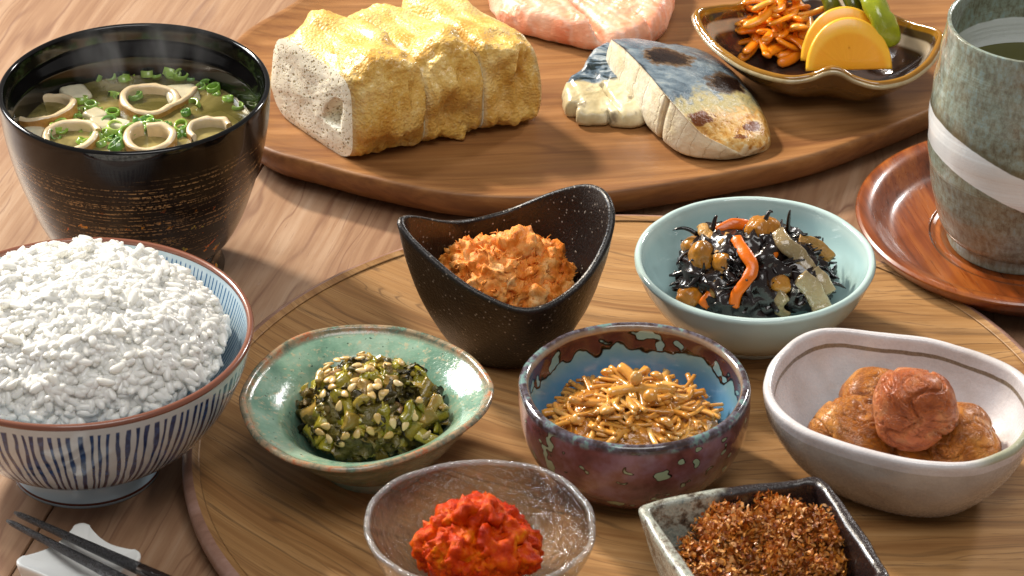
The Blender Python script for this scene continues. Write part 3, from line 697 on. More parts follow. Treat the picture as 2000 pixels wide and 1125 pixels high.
# ------------------------------------------------------------------ square dish
QH = 2.5
A, B, C_, D = [U(x, y, PF + QH)[:2] for x, y in ((1240, 984), (1603, 922), (1745, 1128), (1392, 1196))]
qc = (A + B + C_ + D) / 4
L = []
corners = [A, B, C_, D]
for i in range(4):
    a, b = corners[i], corners[(i + 1) % 4]; pa = corners[i - 1]; d = (b - a) / np.linalg.norm(b - a); d0 = (a - pa) / np.linalg.norm(a - pa)
    rr = 0.38
    for t in np.linspace(0, 1, 8):
        p = (1 - t) ** 2 * (a - d0 * rr) + 2 * t * (1 - t) * a + t * t * (a + d * rr); L.append((p[0], p[1], 0))
    mid = (a + b) / 2; out = (mid - qc) / np.linalg.norm(mid - qc)
    for t in np.linspace(0.12, 0.88, 14):
        p = a + (b - a) * t + out * 0.10 * math.sin(t * PI); L.append((p[0], p[1], 0.05 * math.sin(t * 5 + i)))
rm = Rim(qc, L, 260, smooth=True)
square = thing('square_dish', 'square black stoneware dish with pale ash glaze on its left corner', 'dish', (qc[0], qc[1], PF))
s8 = smooth_s([(0, 0), (0.15, 0.25), (0.5, 0.62), (1, 1)]); s8i = smooth_s([(0, 0), (0.08, 0.35), (0.2, 0.6), (0.5, 0.82), (1, 1)])
V, F, uv = dish(rm, QH, rm.R * 0.78, s8, 0.48, 0.35, s_in=s8i, rimw=0.42, wob=0.08, seed=9, r0_in=rm.R * 0.60, rim_round=0.7)
link('dish_body', np_mesh('dish_body', V, F, M['square'], uv=uv), square)
QC = np.array([qc[0], qc[1]])

# ------------------------------------------------------------------ black winged bowl
KH = 3.35
base = U(985, 672, PF)
pts = [(772, 424, 1.75), (797, 420, 1.5), (857, 428, .75), (918, 424, 0.15), (989, 407, 0.15), (1042, 386, .55), (1096, 367, 1.15), (1142, 357, 1.7), (1172, 362, 2.0), (1192, 379, 2.1), (1202, 407, 1.95), (1199, 447, 1.5), (1181, 489, 1.0), (1149, 539, .5), (1106, 578, .15), (1060, 601, .0), (1017, 605, 0.0), (968, 589, 0.1), (900, 553, 0.45), (829, 496, 1.0), (786, 454, 1.5)]
L = []
for x, y, h in pts:
    q = U(x, y, PF + KH + h); L.append((q[0], q[1], h))
cc = np.array([base[0], base[1]]) + np.array([0.05, 0.1])
rm = Rim(cc, L, 200)
ker = np.hanning(9); ker /= ker.sum()
for k_ in range(2):
    rm.R = np.convolve(np.concatenate([rm.R[-4:], rm.R, rm.R[:4]]), ker, 'valid'); rm.H = np.convolve(np.concatenate([rm.H[-4:], rm.H, rm.H[:4]]), ker, 'valid')
black = thing('ceramic_bowl', 'black speckled bowl with two raised wing-like ends holding salmon flakes', 'bowl', (cc[0], cc[1], PF))
s9 = smooth_s([(0, 0), (0.05, 0.15), (0.2, 0.38), (0.45, 0.66), (0.75, 0.88), (1, 1)])
V, F, uv = dish(rm, KH, 1.55, s9, 0.26, 0.4, rimw=0.24, wob=0.04, seed=4, r0_in=1.1, nb=36)
link('bowl_body', np_mesh('bowl_body', V, F, M['blackbowl'], uv=uv), black)
KC = cc.copy()

# ------------------------------------------------------------------ saucer and cup
zf = 0.60
c = U(2007, 465, zf)
saucer = thing('saucer', 'round reddish brown lacquered wood saucer under the green teacup', 'saucer', (c[0], c[1], 0))
R_ = 338 / S(2007, 417, 1.6)
prof = [(0, 0), (R_ - 2.6, 0.0), (R_ - 1.4, 0.25), (R_ - 0.35, 1.0), (R_, 1.45), (R_ - 0.04, 1.58), (R_ - 0.2, 1.62), (R_ - 0.55, 1.5), (R_ - 0.95, 1.15), (R_ - 1.3, .92), (R_ - 1.9, 0.80), (R_ - 2.6, 0.74)]
P = catmull(np.array(prof), 60, closed=False); P[:, 0] = np.maximum(P[:, 0], 0)
prof = [tuple(p) for p in P] + [(3.42, 0.70), (3.38, 0.73), (3.3, 0.73), (3.22, 0.66), (3.12, 0.66), (3.06, 0.69), (2.98, 0.69), (2.9, 0.60), (0, 0.60)]
V, F, uv = lathe(prof, 160); link('saucer_body', np_mesh('saucer_body', V, F, M['lacquer'], uv=uv), saucer)
k_ = 1 / S(2007, 300, 4)
sil = [(8.4, 171), (8.3, 172.5), (7.2, 181), (6.1, 189), (5.05, 194), (3.8, 193), (2.5, 184), (1.35, 170), (0.75, 158), (0.5, 147)]
out = [(r * k_, z) for z, r in sil[::-1]]
prof = [(0, 0.05), (130 * k_, 0.05), (134 * k_, 0.0), (141 * k_, 0.0), (143 * k_, 0.12), (142 * k_, 0.45)] + out
prof = prof[:-2] + [(172.5 * k_, 8.3), (170.5 * k_, 8.42), (166 * k_, 8.42), (163.5 * k_, 8.3), (168 * k_, 7.4), (176 * k_, 6.2), (180 * k_, 5), (176 * k_, 3.4), (160 * k_, 1.8), (100 * k_, 0.8), (0, 0.7)]
n1 = len(prof)
P = catmull(np.array(prof), 130, closed=False); P[:, 0] = np.maximum(P[:, 0], 0)
V, F, uv = lathe(P, 160)
zi = np.argmax(P[:, 1]); vv = np.repeat(np.where(np.arange(len(P)) <= zi, 0.2, 0.9), 160); uv[:, 1] = vv
rr = 1 + 0.006 * np.sin(V[:, 2] * 5.0 + 0.8 * np.arctan2(V[:, 1], V[:, 0])); V[:, 0] *= rr; V[:, 1] *= rr
c = c + np.array([-0.30, 0, 0]); cup = thing('teacup', 'tall grey green teacup with slanting white band standing on the saucer', 'cup', (c[0], c[1], zf))
link('cup_body', np_mesh('cup_body', V, F, M['cup'], uv=uv), cup)
V, F, uv = lathe([(0, 0.0), (2, 0), (177.5 * k_, 0.0)], 96)
tea = link('green_tea', np_mesh('green_tea', V, F, M['tea'], orient='up'), None, (c[0], c[1], zf + 6.0)); tag(tea, 'dark green tea inside the tall banded teacup', 'tea')

# ------------------------------------------------------------------ pickle dish
DH = 1.9
pts = [(1357, 18, .35), (1362, 48, .2), (1395, 88, .1), (1455, 128, 0), (1530, 150, 0), (1580, 147, 0.05), (1615, 134, .35), (1640, 134, .38), (1675, 152, .1), (1720, 162, 0), (1775, 150, 0), (1815, 122, .15), (1838, 88, .3), (1842, 60, .45), (1795, 44, .25), (1745, 24, .1), (1705, -8, 0.0), (1650, -45, 0), (1560, -60, 0), (1480, -30, 0.0), (1440, 2, .05), (1400, 8, .2)]
c, rm = rim_px((1605, 60), BF + DH, pts, 240)
amber = thing('pickle_dish', 'leaf shaped brown and amber glazed dish holding orange and yellow pickles', 'dish', (c[0], c[1], BF))
s10 = smooth_s([(0, 0), (0.08, 0.2), (0.3, 0.5), (0.6, 0.78), (1, 1)])
V, F, uv = dish(rm, DH, rm.R * 0.40, s10, 0.24, 0.25, rimw=0.26, wob=0.05, seed=7, r0_in=rm.R * 0.5)
link('dish_body', np_mesh('dish_body', V, F, M['amber'], uv=uv), amber)
V = []
rowsr = [(0.0, 0.26), (0.07, 0.17), (0.0, 0.08), (-0.1, 0.1)]
for dr, dz in rowsr:
    V.append(np.stack([(rm.R + dr) * np.cos(rm.th), (rm.R + dr) * np.sin(rm.th), DH + rm.H - dz - 0.02], -1))
link('rim_lip', np_mesh('rim_lip', np.concatenate(V)[::1], grid_faces(4, 240, flip=True), M['amber'], uv=np.full((960, 2), 0.93)), amber)
AC = c.copy()

# ------------------------------------------------------------------ chopstick rest and chopsticks
rz = 0.85
pts = [(160, 1018), (282, 1082), (178, 1190), (24, 1098)]
P = np.array([U(x, y, rz)[:2] for x, y in pts]); rc = P.mean(0); P = P - rc
L = []
for i in range(4):
    a, b = P[i], P[(i + 1) % 4]; pa = P[i - 1]; d = (b - a) / np.linalg.norm(b - a); d0 = (a - pa) / np.linalg.norm(a - pa)
    for t in np.linspace(0, 1, 7):
        L.append((1 - t) ** 2 * (a - d0 * .34) + 2 * t * (1 - t) * a + t * t * (a + d * .34))
    mid = (a + b) / 2; inn = -mid / np.linalg.norm(mid)
    for t in np.linspace(0.16, 0.84, 12): L.append(a + (b - a) * t + inn * 0.24 * math.sin((t - .1) / .8 * PI))
Q2 = catmull(np.array(L), 200)
rest = thing('chopstick_rest', 'white porcelain chopstick rest with four pointed corners under the chopsticks', 'chopstick rest', (rc[0], rc[1], 0))
rows = []
for k, (f, z) in enumerate([(0.0, 0.0), (.86, 0), (.9, .03), (.94, .3), (.985, .62), (1.0, .74), (.995, .82), (.97, .86), (.93, .85), (.8, .79), (.6, .74), (.3, .71)]):
    rows.append(np.column_stack([Q2 * f, np.full(200, z)]))
V = np.concatenate(rows)
rad = np.linalg.norm(V[:, :2], axis=1); V[:, 2] += np.where(V[:, 2] > 0.5, (rad - 1.4) * 0.10, 0)
Fl = [grid_faces(len(rows), 200)]; V = np.vstack([V, [0, 0, .57]]); i = np.arange(200); b = (len(rows) - 1) * 200
Fl.append(np.stack([b + i, b + (i + 1) % 200, np.full(200, len(V) - 1)], -1))
link('rest_body', np_mesh('rest_body', V, Fl, M['white']), rest)
def m_stick():
    n = NM('textured_black_tip'); g = n.noise(n.cm(16.0), 1.0, 3, 0.7); return n.fin(n.mix('#15161a', '#3b3d44', n.ss(g, .5, .7)), n.ma('MULTIPLY_ADD', g, .3, .15), n.bump(g, 0.06), spec=0.7)
M['stick_tip'] = m_stick(); M['stick'] = m_plain('dark_brown_lacquer', '#1c0d0a', 0.18, coat=0.7)
for (tx, ty, bx_, by_, lab, tip) in ((29, 1001, 270, 1110, 'upper black chopstick with rough tip, farther from the viewer', 0), (14, 1017, 222, 1124, 'lower black chopstick with rough tip, nearer the viewer', 0)):
    z0 = 0.98; a = U(tx, ty, z0); b = U(bx_, by_, z0 + 0.28); d = b - a; ln = np.linalg.norm(d); d = d / ln
    st = thing('chopstick', lab, 'chopstick', a, 'pair of black chopsticks on the white rest')
    tt = np.linspace(0, 1, 26) * 5.3; rad = 0.095 + 0.019 * tt; rad[0] *= 0.55; rad[1] *= .96
    link('rough_tip', tube_mesh('rough_tip', M['stick_tip'], np.outer(tt, d), rad, ns=20, flat=0.95), st)
    tt = np.linspace(0, 1, 20) * 13 + 5.28; rad = 0.20 + 0.014 * (tt - 5.28)
    link('shaft', tube_mesh('shaft', M['stick'], np.outer(tt, d), rad, ns=20, flat=0.95), st)
# ------------------------------------------------------------------ food materials
def m_rice():
    n = NM('cooked_rice'); r = n.noise(n.cm(1.2), 1.0, 2)
    n.fin(n.mix('#fbfaf4', '#fefdf9', r), 0.30, n.bump(n.noise(n.cm(9.0), 1.0, 2), 0.01), coat=0.5, coat_rough=0.12, sss=0.5, sss_r=(1, .95, .8), sss_s=0.12)
    tl = n.N.new('ShaderNodeBsdfTranslucent'); tl.inputs[0].default_value = (.93, .91, .80, 1); mx = n.N.new('ShaderNodeMixShader'); mx.inputs[0].default_value = .24
    n.L.new(n.b.outputs[0], mx.inputs[1]); n.L.new(tl.outputs[0], mx.inputs[2]); n.L.new(mx.outputs[0], n.out.inputs[0]); return n.m
M['rice'] = m_rice()
def m_crust():
    n = NM('fried_tofu_crust'); o = n.cm(); b1 = n.noise(n.cm(0.7), 1.0, 4, 0.6); b2 = n.noise(n.cm(5.5), 1.0, 3, 0.6); vo = n.vor(n.cm(4.2), 1.0, 'SMOOTH_F1')
    vo2 = n.vor(n.cm(11.0), 1.0, 'SMOOTH_F1')
    c = n.ramp(b1, [(0.34, '#cb9840'), (0.47, '#dab058'), (0.58, '#e5c274'), (0.7, '#eed698')])
    c = n.mix(c, '#efdfb4', n.ma('MULTIPLY', n.ss(b2, 0.55, 0.72), 0.3)); big_ = n.noise(n.cm(0.45, loc=(4, 2, 7)), 1.0, 2, 0.5); c = n.mix(c, '#c48d38', n.ma('MULTIPLY', n.ss(big_, 0.52, 0.68), 0.55))
    u, v, _ = n.sep(n.tc('UV'))
    e = n.ma('MULTIPLY_ADD', n.ma('ABSOLUTE', n.ma('SUBTRACT', v, 0.5)), 2.0, n.ma('MULTIPLY', n.ma('SUBTRACT', b2, 0.5), 0.25))
    c = n.mix(c, '#cdc1a0', n.ma('MULTIPLY', n.ss(e, 0.88, 0.99), 0.4))
    h = n.ma('ADD', n.ma('MULTIPLY', vo, -0.4), n.ma('MULTIPLY', b2, 0.4)); h = n.ma('MULTIPLY_ADD', vo2, -0.9, h)
    return n.fin(c, n.ma('MULTIPLY_ADD', b2, 0.3, 0.26), n.bump(h, 0.045), spec=0.42, coat=0.35, coat_rough=0.12, sss=0.15, sss_r=(1, .7, .3), sss_s=0.2)
M['crust'] = m_crust()
def m_crumb():
    n = NM('tofu_crumb'); p = n.vor(n.cm(4.6), 1.0, rnd=1.0); p2 = n.vor(n.cm(9.5), 1.0); sel = n.noise(n.cm(2.2), 1.0, 2)
    big = n.ma('MULTIPLY', n.ma('SUBTRACT', 1.0, n.ss(p, 0.16, 0.28)), n.ss(sel, 0.38, 0.46)); sm = n.ma('SUBTRACT', 1.0, n.ss(p2, 0.20, 0.36))
    c = n.mix('#f3ebcf', '#f8f2df', sel); c = n.mix(c, '#c8b685', n.ma('MULTIPLY', sm, 0.75)); c = n.mix(c, '#a38b50', n.ma('MULTIPLY', big, 0.8))
    h = n.ma('ADD', n.ma('MULTIPLY', sm, -0.4), n.ma('MULTIPLY', big, -1.1))
    return n.fin(c, 0.55, n.bump(h, 0.05), sss=0.2, sss_r=(1, .9, .6), sss_s=0.15)
M['crumb'] = m_crumb()
def m_salmon():
    n = NM('cooked_salmon'); f = n.noise(n.cm(0.8), 1.0, 3); g = n.noise(n.cm((1.2, 5.0, 5.0), rot=(0, 0, .5)), 1.0, 4, 0.6)
    c = n.ramp(f, [(0.35, '#dd8560'), (0.5, '#efa783'), (0.68, '#f4bfa0')]); c = n.mix(c, '#f0cdb8', n.ma('MULTIPLY', n.ss(g, 0.55, 0.7), 0.5))
    x, y, z = n.sep(n.cm()); q = n.ma('ADD', n.ma('MULTIPLY', x, .75), n.ma('MULTIPLY', y, .62)); q = n.ma('ADD', q, n.ma('MULTIPLY', f, 0.7)); pl = n.ma('PINGPONG', n.ma('MULTIPLY', q, 1.7), 0.5); c = n.mix(c, '#f6dccb', n.ma('MULTIPLY', n.ma('SUBTRACT', 1.0, n.ss(pl, 0.02, 0.20)), 0.28))
    u, v, _ = n.sep(n.tc('UV')); c = n.mix('#c9a58c', c, n.ss(v, 0.02, 0.12))
    return n.fin(c, 0.36, n.bump(g, 0.045), coat=0.12, coat_rough=0.3, sss=0.3, sss_r=(1, .5, .3), sss_s=0.25)
M['salmon'] = m_salmon()
def m_mack():
    n = NM('grilled_mackerel'); u, v, _ = n.sep(n.tc('UV')); f = n.noise(n.cm(0.9), 1.0, 4, 0.6); g = n.noise(n.cm(3.5), 1.0, 4, 0.65)
    flesh = n.ramp(f, [(0.30, '#d4c39a'), (0.5, '#e4d9bd'), (0.68, '#ede5d0')])
    wu = n.ma('MULTIPLY_ADD', n.ma('SUBTRACT', f, 0.5), 0.14, u)
    wv = n.ma('MULTIPLY_ADD', n.ma('SUBTRACT', g, 0.5), 0.22, n.ma('MULTIPLY_ADD', n.ma('SUBTRACT', f, 0.5), 0.2, v))
    wav = n.noise(n.cm((1.3, 2.0, 1.6), rot=(0, 0, -.6)), 1.0, 4, 0.65, 0.5)
    blue = n.ramp(wav, [(0.32, '#4a5864'), (0.47, '#65747f'), (0.58, '#7f8c94'), (0.75, '#a4aaa6')])
    toast = n.ramp(g, [(0.34, '#a8702c'), (0.46, '#c9974e'), (0.58, '#d8b273'), (0.7, '#ddd3ac')])
    skin = n.mix(blue, n.mix('#a9a489', '#c0aa5e', g), n.ss(wv, 0.44, 0.52)); skin = n.mix(skin, toast, n.ss(wv, 0.55, 0.63))
    fl_ = n.ma('PINGPONG', n.ma('MULTIPLY_ADD', v, 11.0, n.ma('MULTIPLY_ADD', u, 2.0, n.ma('MULTIPLY', f, 1.3))), 0.5); fln = n.ma('SUBTRACT', 1.0, n.ss(fl_, 0.0, 0.07))
    flesh = n.mix(flesh, '#b8a47c', n.ma('MULTIPLY', fln, 0.3))
    skin = n.mix(skin, '#2b343c', n.ma('MULTIPLY', n.ma('MULTIPLY', n.ss(wu, 0.74, 0.86), n.ma('SUBTRACT', 1.0, n.ss(wv, 0.5, 0.6))), 0.8))
    c = n.mix(flesh, skin, n.ss(wu, 0.44, 0.475))
    c = n.mix(c, '#232a30', n.ma('MULTIPLY', n.ma('MULTIPLY', n.ss(wu, 0.43, 0.455), n.ma('SUBTRACT', 1.0, n.ss(wu, 0.47, 0.50))), n.ma('SUBTRACT', 1.0, n.ss(wv, 0.3, 0.5))))
    u2 = n.ma('MULTIPLY_ADD', n.ma('SUBTRACT', g, 0.5), 0.10, u); v2 = n.ma('MULTIPLY_ADD', n.ma('SUBTRACT', f, 0.5), 0.12, v)
    def spot(cu, cv, r, su=1.0):
        du = n.ma('MULTIPLY', n.ma('SUBTRACT', u2, cu), su); dv = n.ma('SUBTRACT', v2, cv)
        return n.ma('SUBTRACT', 1.0, n.ss(n.ma('SQRT', n.ma('ADD', n.ma('MULTIPLY', du, du), n.ma('MULTIPLY', dv, dv))), r * 0.75, r))
    for cu, cv, r, cc_ in ((0.61, 0.22, 0.085, '#6a5238'), (0.61, 0.22, 0.07, '#1d100a'), (0.72, 0.42, 0.085, '#5a4634'), (0.72, 0.42, 0.07, '#1d0f0a'), (0.53, 0.62, 0.06, '#70390a'), (0.70, 0.74, 0.05, '#6c3608'), (0.62, 0.84, 0.035, '#7c440e')):
        c = n.mix(c, cc_, spot(cu, cv, r))
    c = n.mix(c, '#ded5b8', n.ma('MULTIPLY', n.ss(wv, 0.93, 0.98), 0.7))
    return n.fin(c, n.ma('MULTIPLY_ADD', g, 0.4, 0.1), n.bump(n.ma('SUBTRACT', n.ma('MULTIPLY', g, .8), n.ma('MULTIPLY', n.ma('MULTIPLY', fln, n.ma('LESS_THAN', wu, 0.45)), .25)), 0.06), spec=0.32, coat=0.06, coat_rough=0.2, sss=0.1, sss_r=(1, .7, .4), sss_s=0.2)
M['mack'] = m_mack()
def m_flake():
    n = NM('salmon_flakes'); f = n.noise(n.cm(1.3), 1.0, 4, 0.6); g = n.noise(n.cm((7.0, 7.0, 3.0)), 1.0, 4, 0.65)
    c = n.ramp(f, [(0.34, '#cc6618'), (0.47, '#e48834'), (0.58, '#eea458'), (0.7, '#f4c488')])
    c = n.mix(c, '#c4622e', n.ma('MULTIPLY', n.ma('SUBTRACT', 1.0, n.ss(g, 0.36, 0.48)), 0.4))
    return n.fin(c, 0.42, n.bump(g, 0.06), spec=0.2, sss=0.3, sss_r=(1, .45, .2), sss_s=0.15)
M['flake'] = m_flake()
def m_paste():
    n = NM('orange_red_paste'); f = n.noise(n.cm(1.5), 1.0, 4, 0.6); g = n.noise(n.cm(8.0), 1.0, 4, 0.65)
    c = n.ramp(f, [(0.34, '#981c00'), (0.48, '#be3600'), (0.60, '#d05400'), (0.72, '#e08010')])
    return n.fin(c, n.ma('MULTIPLY_ADD', g, 0.4, 0.15), n.bump(g, 0.06), spec=0.12, coat=0.0, coat_rough=0.15, sss=0.2, sss_r=(1, .3, .1), sss_s=0.15)
M['paste'] = m_paste()
def m_plum(name, a, b, c_):
    n = NM(name); x, y, z = n.sep(n.cm()); f = n.noise(n.cm(0.9), 1.0, 4, 0.6, 0.4); w_ = n.noise(n.cm((1.6, 1.6, 3.5)), 1.0, 4, 0.6, 1.6); r = n.rand()
    c = n.ramp(f, [(0.34, a), (0.5, b), (0.66, c_)])
    wr = n.ma('PINGPONG', n.ma('MULTIPLY', w_, 6.0), 0.5)
    fine = n.noise(n.cm(7.0), 1.0, 3, 0.6)
    c = n.mix(c, a, n.ma('MULTIPLY', n.ma('SUBTRACT', 1.0, n.ss(wr, 0.02, 0.16)), 0.22))
    return n.fin(c, 0.34, n.bump(n.ma('ADD', n.ma('MULTIPLY', n.ss(wr, 0.0, 0.3), 0.8), n.ma('MULTIPLY', fine, 0.25)), 0.024), spec=0.3, coat=0.08, coat_rough=0.2, sss=0.3, sss_r=(1, .4, .2), sss_s=0.25)
M['plum'] = m_plum('pickled_plum_skin', '#883e16', '#ae5e30', '#c28050')
M['plum2'] = m_plum('pickled_plum_brown', '#7e4414', '#a46222', '#be823c')
def m_tint(name, stops, rough=0.25, coat=0.5, sss=0.0, bumpd=0.02, bs=5.0, spec=0.5, sr=(1, .6, .3), ns=1.0, cr=0.08):
    n = NM(name); t = n.attr(); r = n.rand(); f = n.noise(n.cm(ns), 1.0, 3)
    c = n.ramp(n.ma('FRACT', n.ma('ADD', n.ma('ADD', n.ma('MULTIPLY', t, .97), n.ma('MULTIPLY', r, 0.999)), 0.0)), stops)
    c = n.mix(c, n.mix(c, (0, 0, 0, 1), 0.5), n.ma('MULTIPLY', n.ma('SUBTRACT', 1.0, n.ss(f, 0.35, 0.6)), 0.4))
    return n.fin(c, rough, n.bump(n.noise(n.cm(bs), 1.0, 3, 0.6), bumpd), coat=coat, coat_rough=cr, spec=spec, sss=sss, sss_r=sr, sss_s=0.12)
M['carrot'] = m_tint('carrot', [(0, '#dc6000'), (.5, '#e87404'), (1, '#e06a02')], 0.3, 0.08, 0.25)
M['pcarrot'] = m_tint('pickled_carrot', [(0, '#f0840c'), (.35, '#f79c1e'), (.7, '#f59014'), (1, '#fab446')], 0.3, 0.15, 0.35, sr=(1, .45, .1))
M['bean'] = m_tint('simmered_soybean', [(0, '#b06e1c'), (.5, '#c4842c'), (1, '#a87024')], 0.22, 0.4, 0.25, bumpd=0.05, bs=4)
M['hijiki'] = m_tint('black_seaweed', [(0, '#070405'), (.5, '#120b0b'), (1, '#221410')], 0.22, 0.45, 0.0)
M['konjac'] = m_tint('grey_konjac', [(0, '#8f7a52'), (.5, '#a08a62'), (1, '#ab9870')], 0.16, 0.8, 0.35, bumpd=0.05, bs=7)
M['age'] = m_tint('fried_bean_curd_strip', [(0, '#b07f30'), (1, '#b98c48')], 0.4, 0.3, 0.1, bumpd=0.12, bs=6)
M['enoki'] = m_tint('enoki_stem', [(0, '#b97a26'), (.15, '#d8963c'), (.35, '#e6b468'), (.5, '#c98a38'), (1, '#dba048')], 0.2, 0.3, 0.6, sr=(1, .55, .2))
M['enoki_core'] = m_tint('enoki_sauce', [(0, '#c07e2c'), (1, '#c07e2c')], 0.10, 0.5, 0.2, bumpd=0.1, bs=3)
M['stem'] = m_tint('pickled_green_stem', [(0, '#7c7418'), (.25, '#9c921e'), (.5, '#b08e44'), (.7, '#86702a'), (.85, '#aca026'), (1, '#c09468')], 0.2, 0.4, 0.25, bumpd=0.05, bs=6, sr=(1, .9, .2))
M['leaf'] = m_tint('pickled_dark_leaf', [(0, '#2a260c'), (.4, '#463c14'), (.8, '#665a20'), (1, '#846a38')], 0.34, 0.12, 0.0, bumpd=0.08, bs=6)
M['sesame'] = m_tint('sesame_seed', [(0, '#c8a25a'), (.5, '#dcba78'), (1, '#e6cc96')], 0.3, 0.2, 0.15)
M['furi'] = m_tint('fish_floss', [(0, '#7a3610'), (.2, '#b06018'), (.45, '#cc7e28'), (.7, '#dc9640'), (.88, '#e8b070'), (1, '#9c4a1c')], 0.4, 0.15, 0.15, bumpd=0.04, bs=9, sr=(1, .5, .2))
M['scallion'] = m_tint('scallion', [(0, '#6f9c34'), (.35, '#9cbc4c'), (.65, '#5a8a38'), (1, '#b4ca64')], 0.25, 0.4, 0.2, sr=(.5, 1, .2))
M['softtofu'] = m_tint('soft_tofu', [(0, '#c9bf9e'), (1, '#d8d0b4')], 0.3, 0.3, 0.3)
M['chiku'] = m_tint('fish_cake', [(0, '#d8c096'), (1, '#e4d0ac')], 0.3, 0.4, 0.3)
M['chiskin'] = m_tint('fish_cake_skin', [(0, '#b5803c'), (1, '#c59252')], 0.35, 0.4, 0.15, bumpd=0.08, bs=4)
M['cuke'] = m_tint('pickled_cucumber', [(0, '#8a9416'), (1, '#a4ac2a')], 0.2, 0.4, 0.3, sr=(.8, 1, .2))
M['dcuke'] = m_tint('dark_pickled_cucumber', [(0, '#50560f'), (1, '#6a701c')], 0.2, 0.4, 0.2, sr=(.8, 1, .2))
def m_daikon():
    n = NM('yellow_daikon'); x, y, z = n.sep(n.cm()); a = n.ma('ARCTAN2', x, z); r = n.ma('SQRT', n.ma('ADD', n.ma('MULTIPLY', x, x), n.ma('MULTIPLY', z, z)))
    rays = n.noise(n.comb(n.ma('MULTIPLY', a, 7.0), n.ma('MULTIPLY', r, .5), 0.0), 1.0, 3, .6)
    c = n.ramp(rays, [(0.20, '#e99d10'), (0.55, '#eda314'), (0.9, '#f0a81c')]); c = n.mix(c, '#f2b832', n.ss(r, 1.25, 1.45))
    return n.fin(c, 0.28, n.bump(rays, 0.008), coat=0.2, coat_rough=0.2, sss=0.35, sss_r=(1, .6, .1), sss_s=0.3)
M['daikon'] = m_daikon()

# ------------------------------------------------------------------ rice
rb = thing('steamed_rice', 'heaped mound of glossy white steamed rice in the striped porcelain bowl', 'rice', (RC[0], RC[1], RRH - 0.5))
def rice_lump(P): return fbm(P, 1.3, 3, 4) * 0.38 + fbm(P, 0.4, 2, 14) * 0.3
gx = np.linspace(0, 1.0, 90); ga = np.arange(200) / 200 * TAU; V = []
for g in gx:
    x, y = g * np.cos(ga), g * np.sin(ga); z = np.full(200, (1 - min(1, g * g) ** 1.25) ** 0.62) if g < 1 else np.zeros(200)
    p = np.stack([x * 4.5, y * 4.5, z * 2.1], -1); nr_ = np.stack([x / 5.1, y / 5.1, z / 1.9 + .02], -1); nr_ /= np.linalg.norm(nr_, axis=1)[:, None]
    V.append(p + nr_ * (rice_lump(p) + .0 + fbm(p, 3.0, 3, 6) * .08)[:, None])
V = np.concatenate(V); F = grid_faces(90, 200)
link('rice_core', np_mesh('rice_core', V, F, M['rice'], orient='up'), rb)
gv = []
for k in range(7):
    V, F = ico(2); a = rng.uniform(.25, .32); V = V * [a, rng.uniform(.13, .158), rng.uniform(.115, .14)]
    V[:, 2] += V[:, 0] ** 2 * rng.uniform(-.6, .9); V[:, 1] += V[:, 0] ** 2 * rng.uniform(-.5, .5)
    V *= (1 + 0.16 * fbm(V, 3.0, 2, k))[:, None]; gv.append((V, F))
gm = [np_mesh('rice_grain', V, F, M['rice']) for V, F in gv]
view = CAM - np.array([RC[0], RC[1], RRH]); view /= np.linalg.norm(view)
cand = []
for k in range(3900):
    while True:
        x, y = rng.uniform(-1, 1, 2)
        if x * x + y * y < 1.04: break
    q = min(1, x * x + y * y); z = (1 - q ** 1.25) ** 0.62
    p = np.array([x * 4.5, y * 4.5, z * 2.1]); nrm = np.array([x / 5.1, y / 5.1, z / 1.9 + 0.02]); nrm /= np.linalg.norm(nrm)
    cand.append((p, nrm))
P = np.array([c_[0] for c_ in cand]); lump = rice_lump(P)
mats = []
for k, (p, nrm) in enumerate(cand):
    d = rng.uniform(-0.09, 0.05) + (0.13 if rng.random() < 0.05 else 0)
    p = p + nrm * (lump[k] + d)
    rr_ = math.hypot(p[0], p[1]); mx_ = 4.6 + 0.2 * p[2]
    if rr_ > mx_: p[:2] *= mx_ / rr_
    t = np.cross(nrm, rng.normal(size=3)); t /= np.linalg.norm(t)
    t = t + nrm * rng.normal() * 0.30; t /= np.linalg.norm(t); b_ = np.cross(nrm, t); b_ /= np.linalg.norm(b_); n_ = np.cross(t, b_)
    R_m = np.column_stack([t, b_, n_]); score = (1.0 if d > -0.03 else 0.0) * (0.4 + float(nrm @ view)) - 0.02 * p[1] + rng.uniform(0, .15)
    mats.append((score, R_m * rng.uniform(.9, 1.12), p, k % 7))
mats.sort(key=lambda m: -m[0]); ac = Acc()
for i, (s_, R_m, p, k) in enumerate(mats):
    if i < 300:
        o = bpy.data.objects.new('rice_grain', gm[k]); COL.objects.link(o); o.parent = rb
        o.matrix_local = Matrix.Translation(Vector(p) * .01) @ Matrix(R_m.tolist()).to_4x4()
    else: ac.add(gv[k][0] @ R_m.T + p, gv[k][1])
tag(link('rice_grains', ac.mesh('rice_grains', M['rice']), rb), kind='stuff')

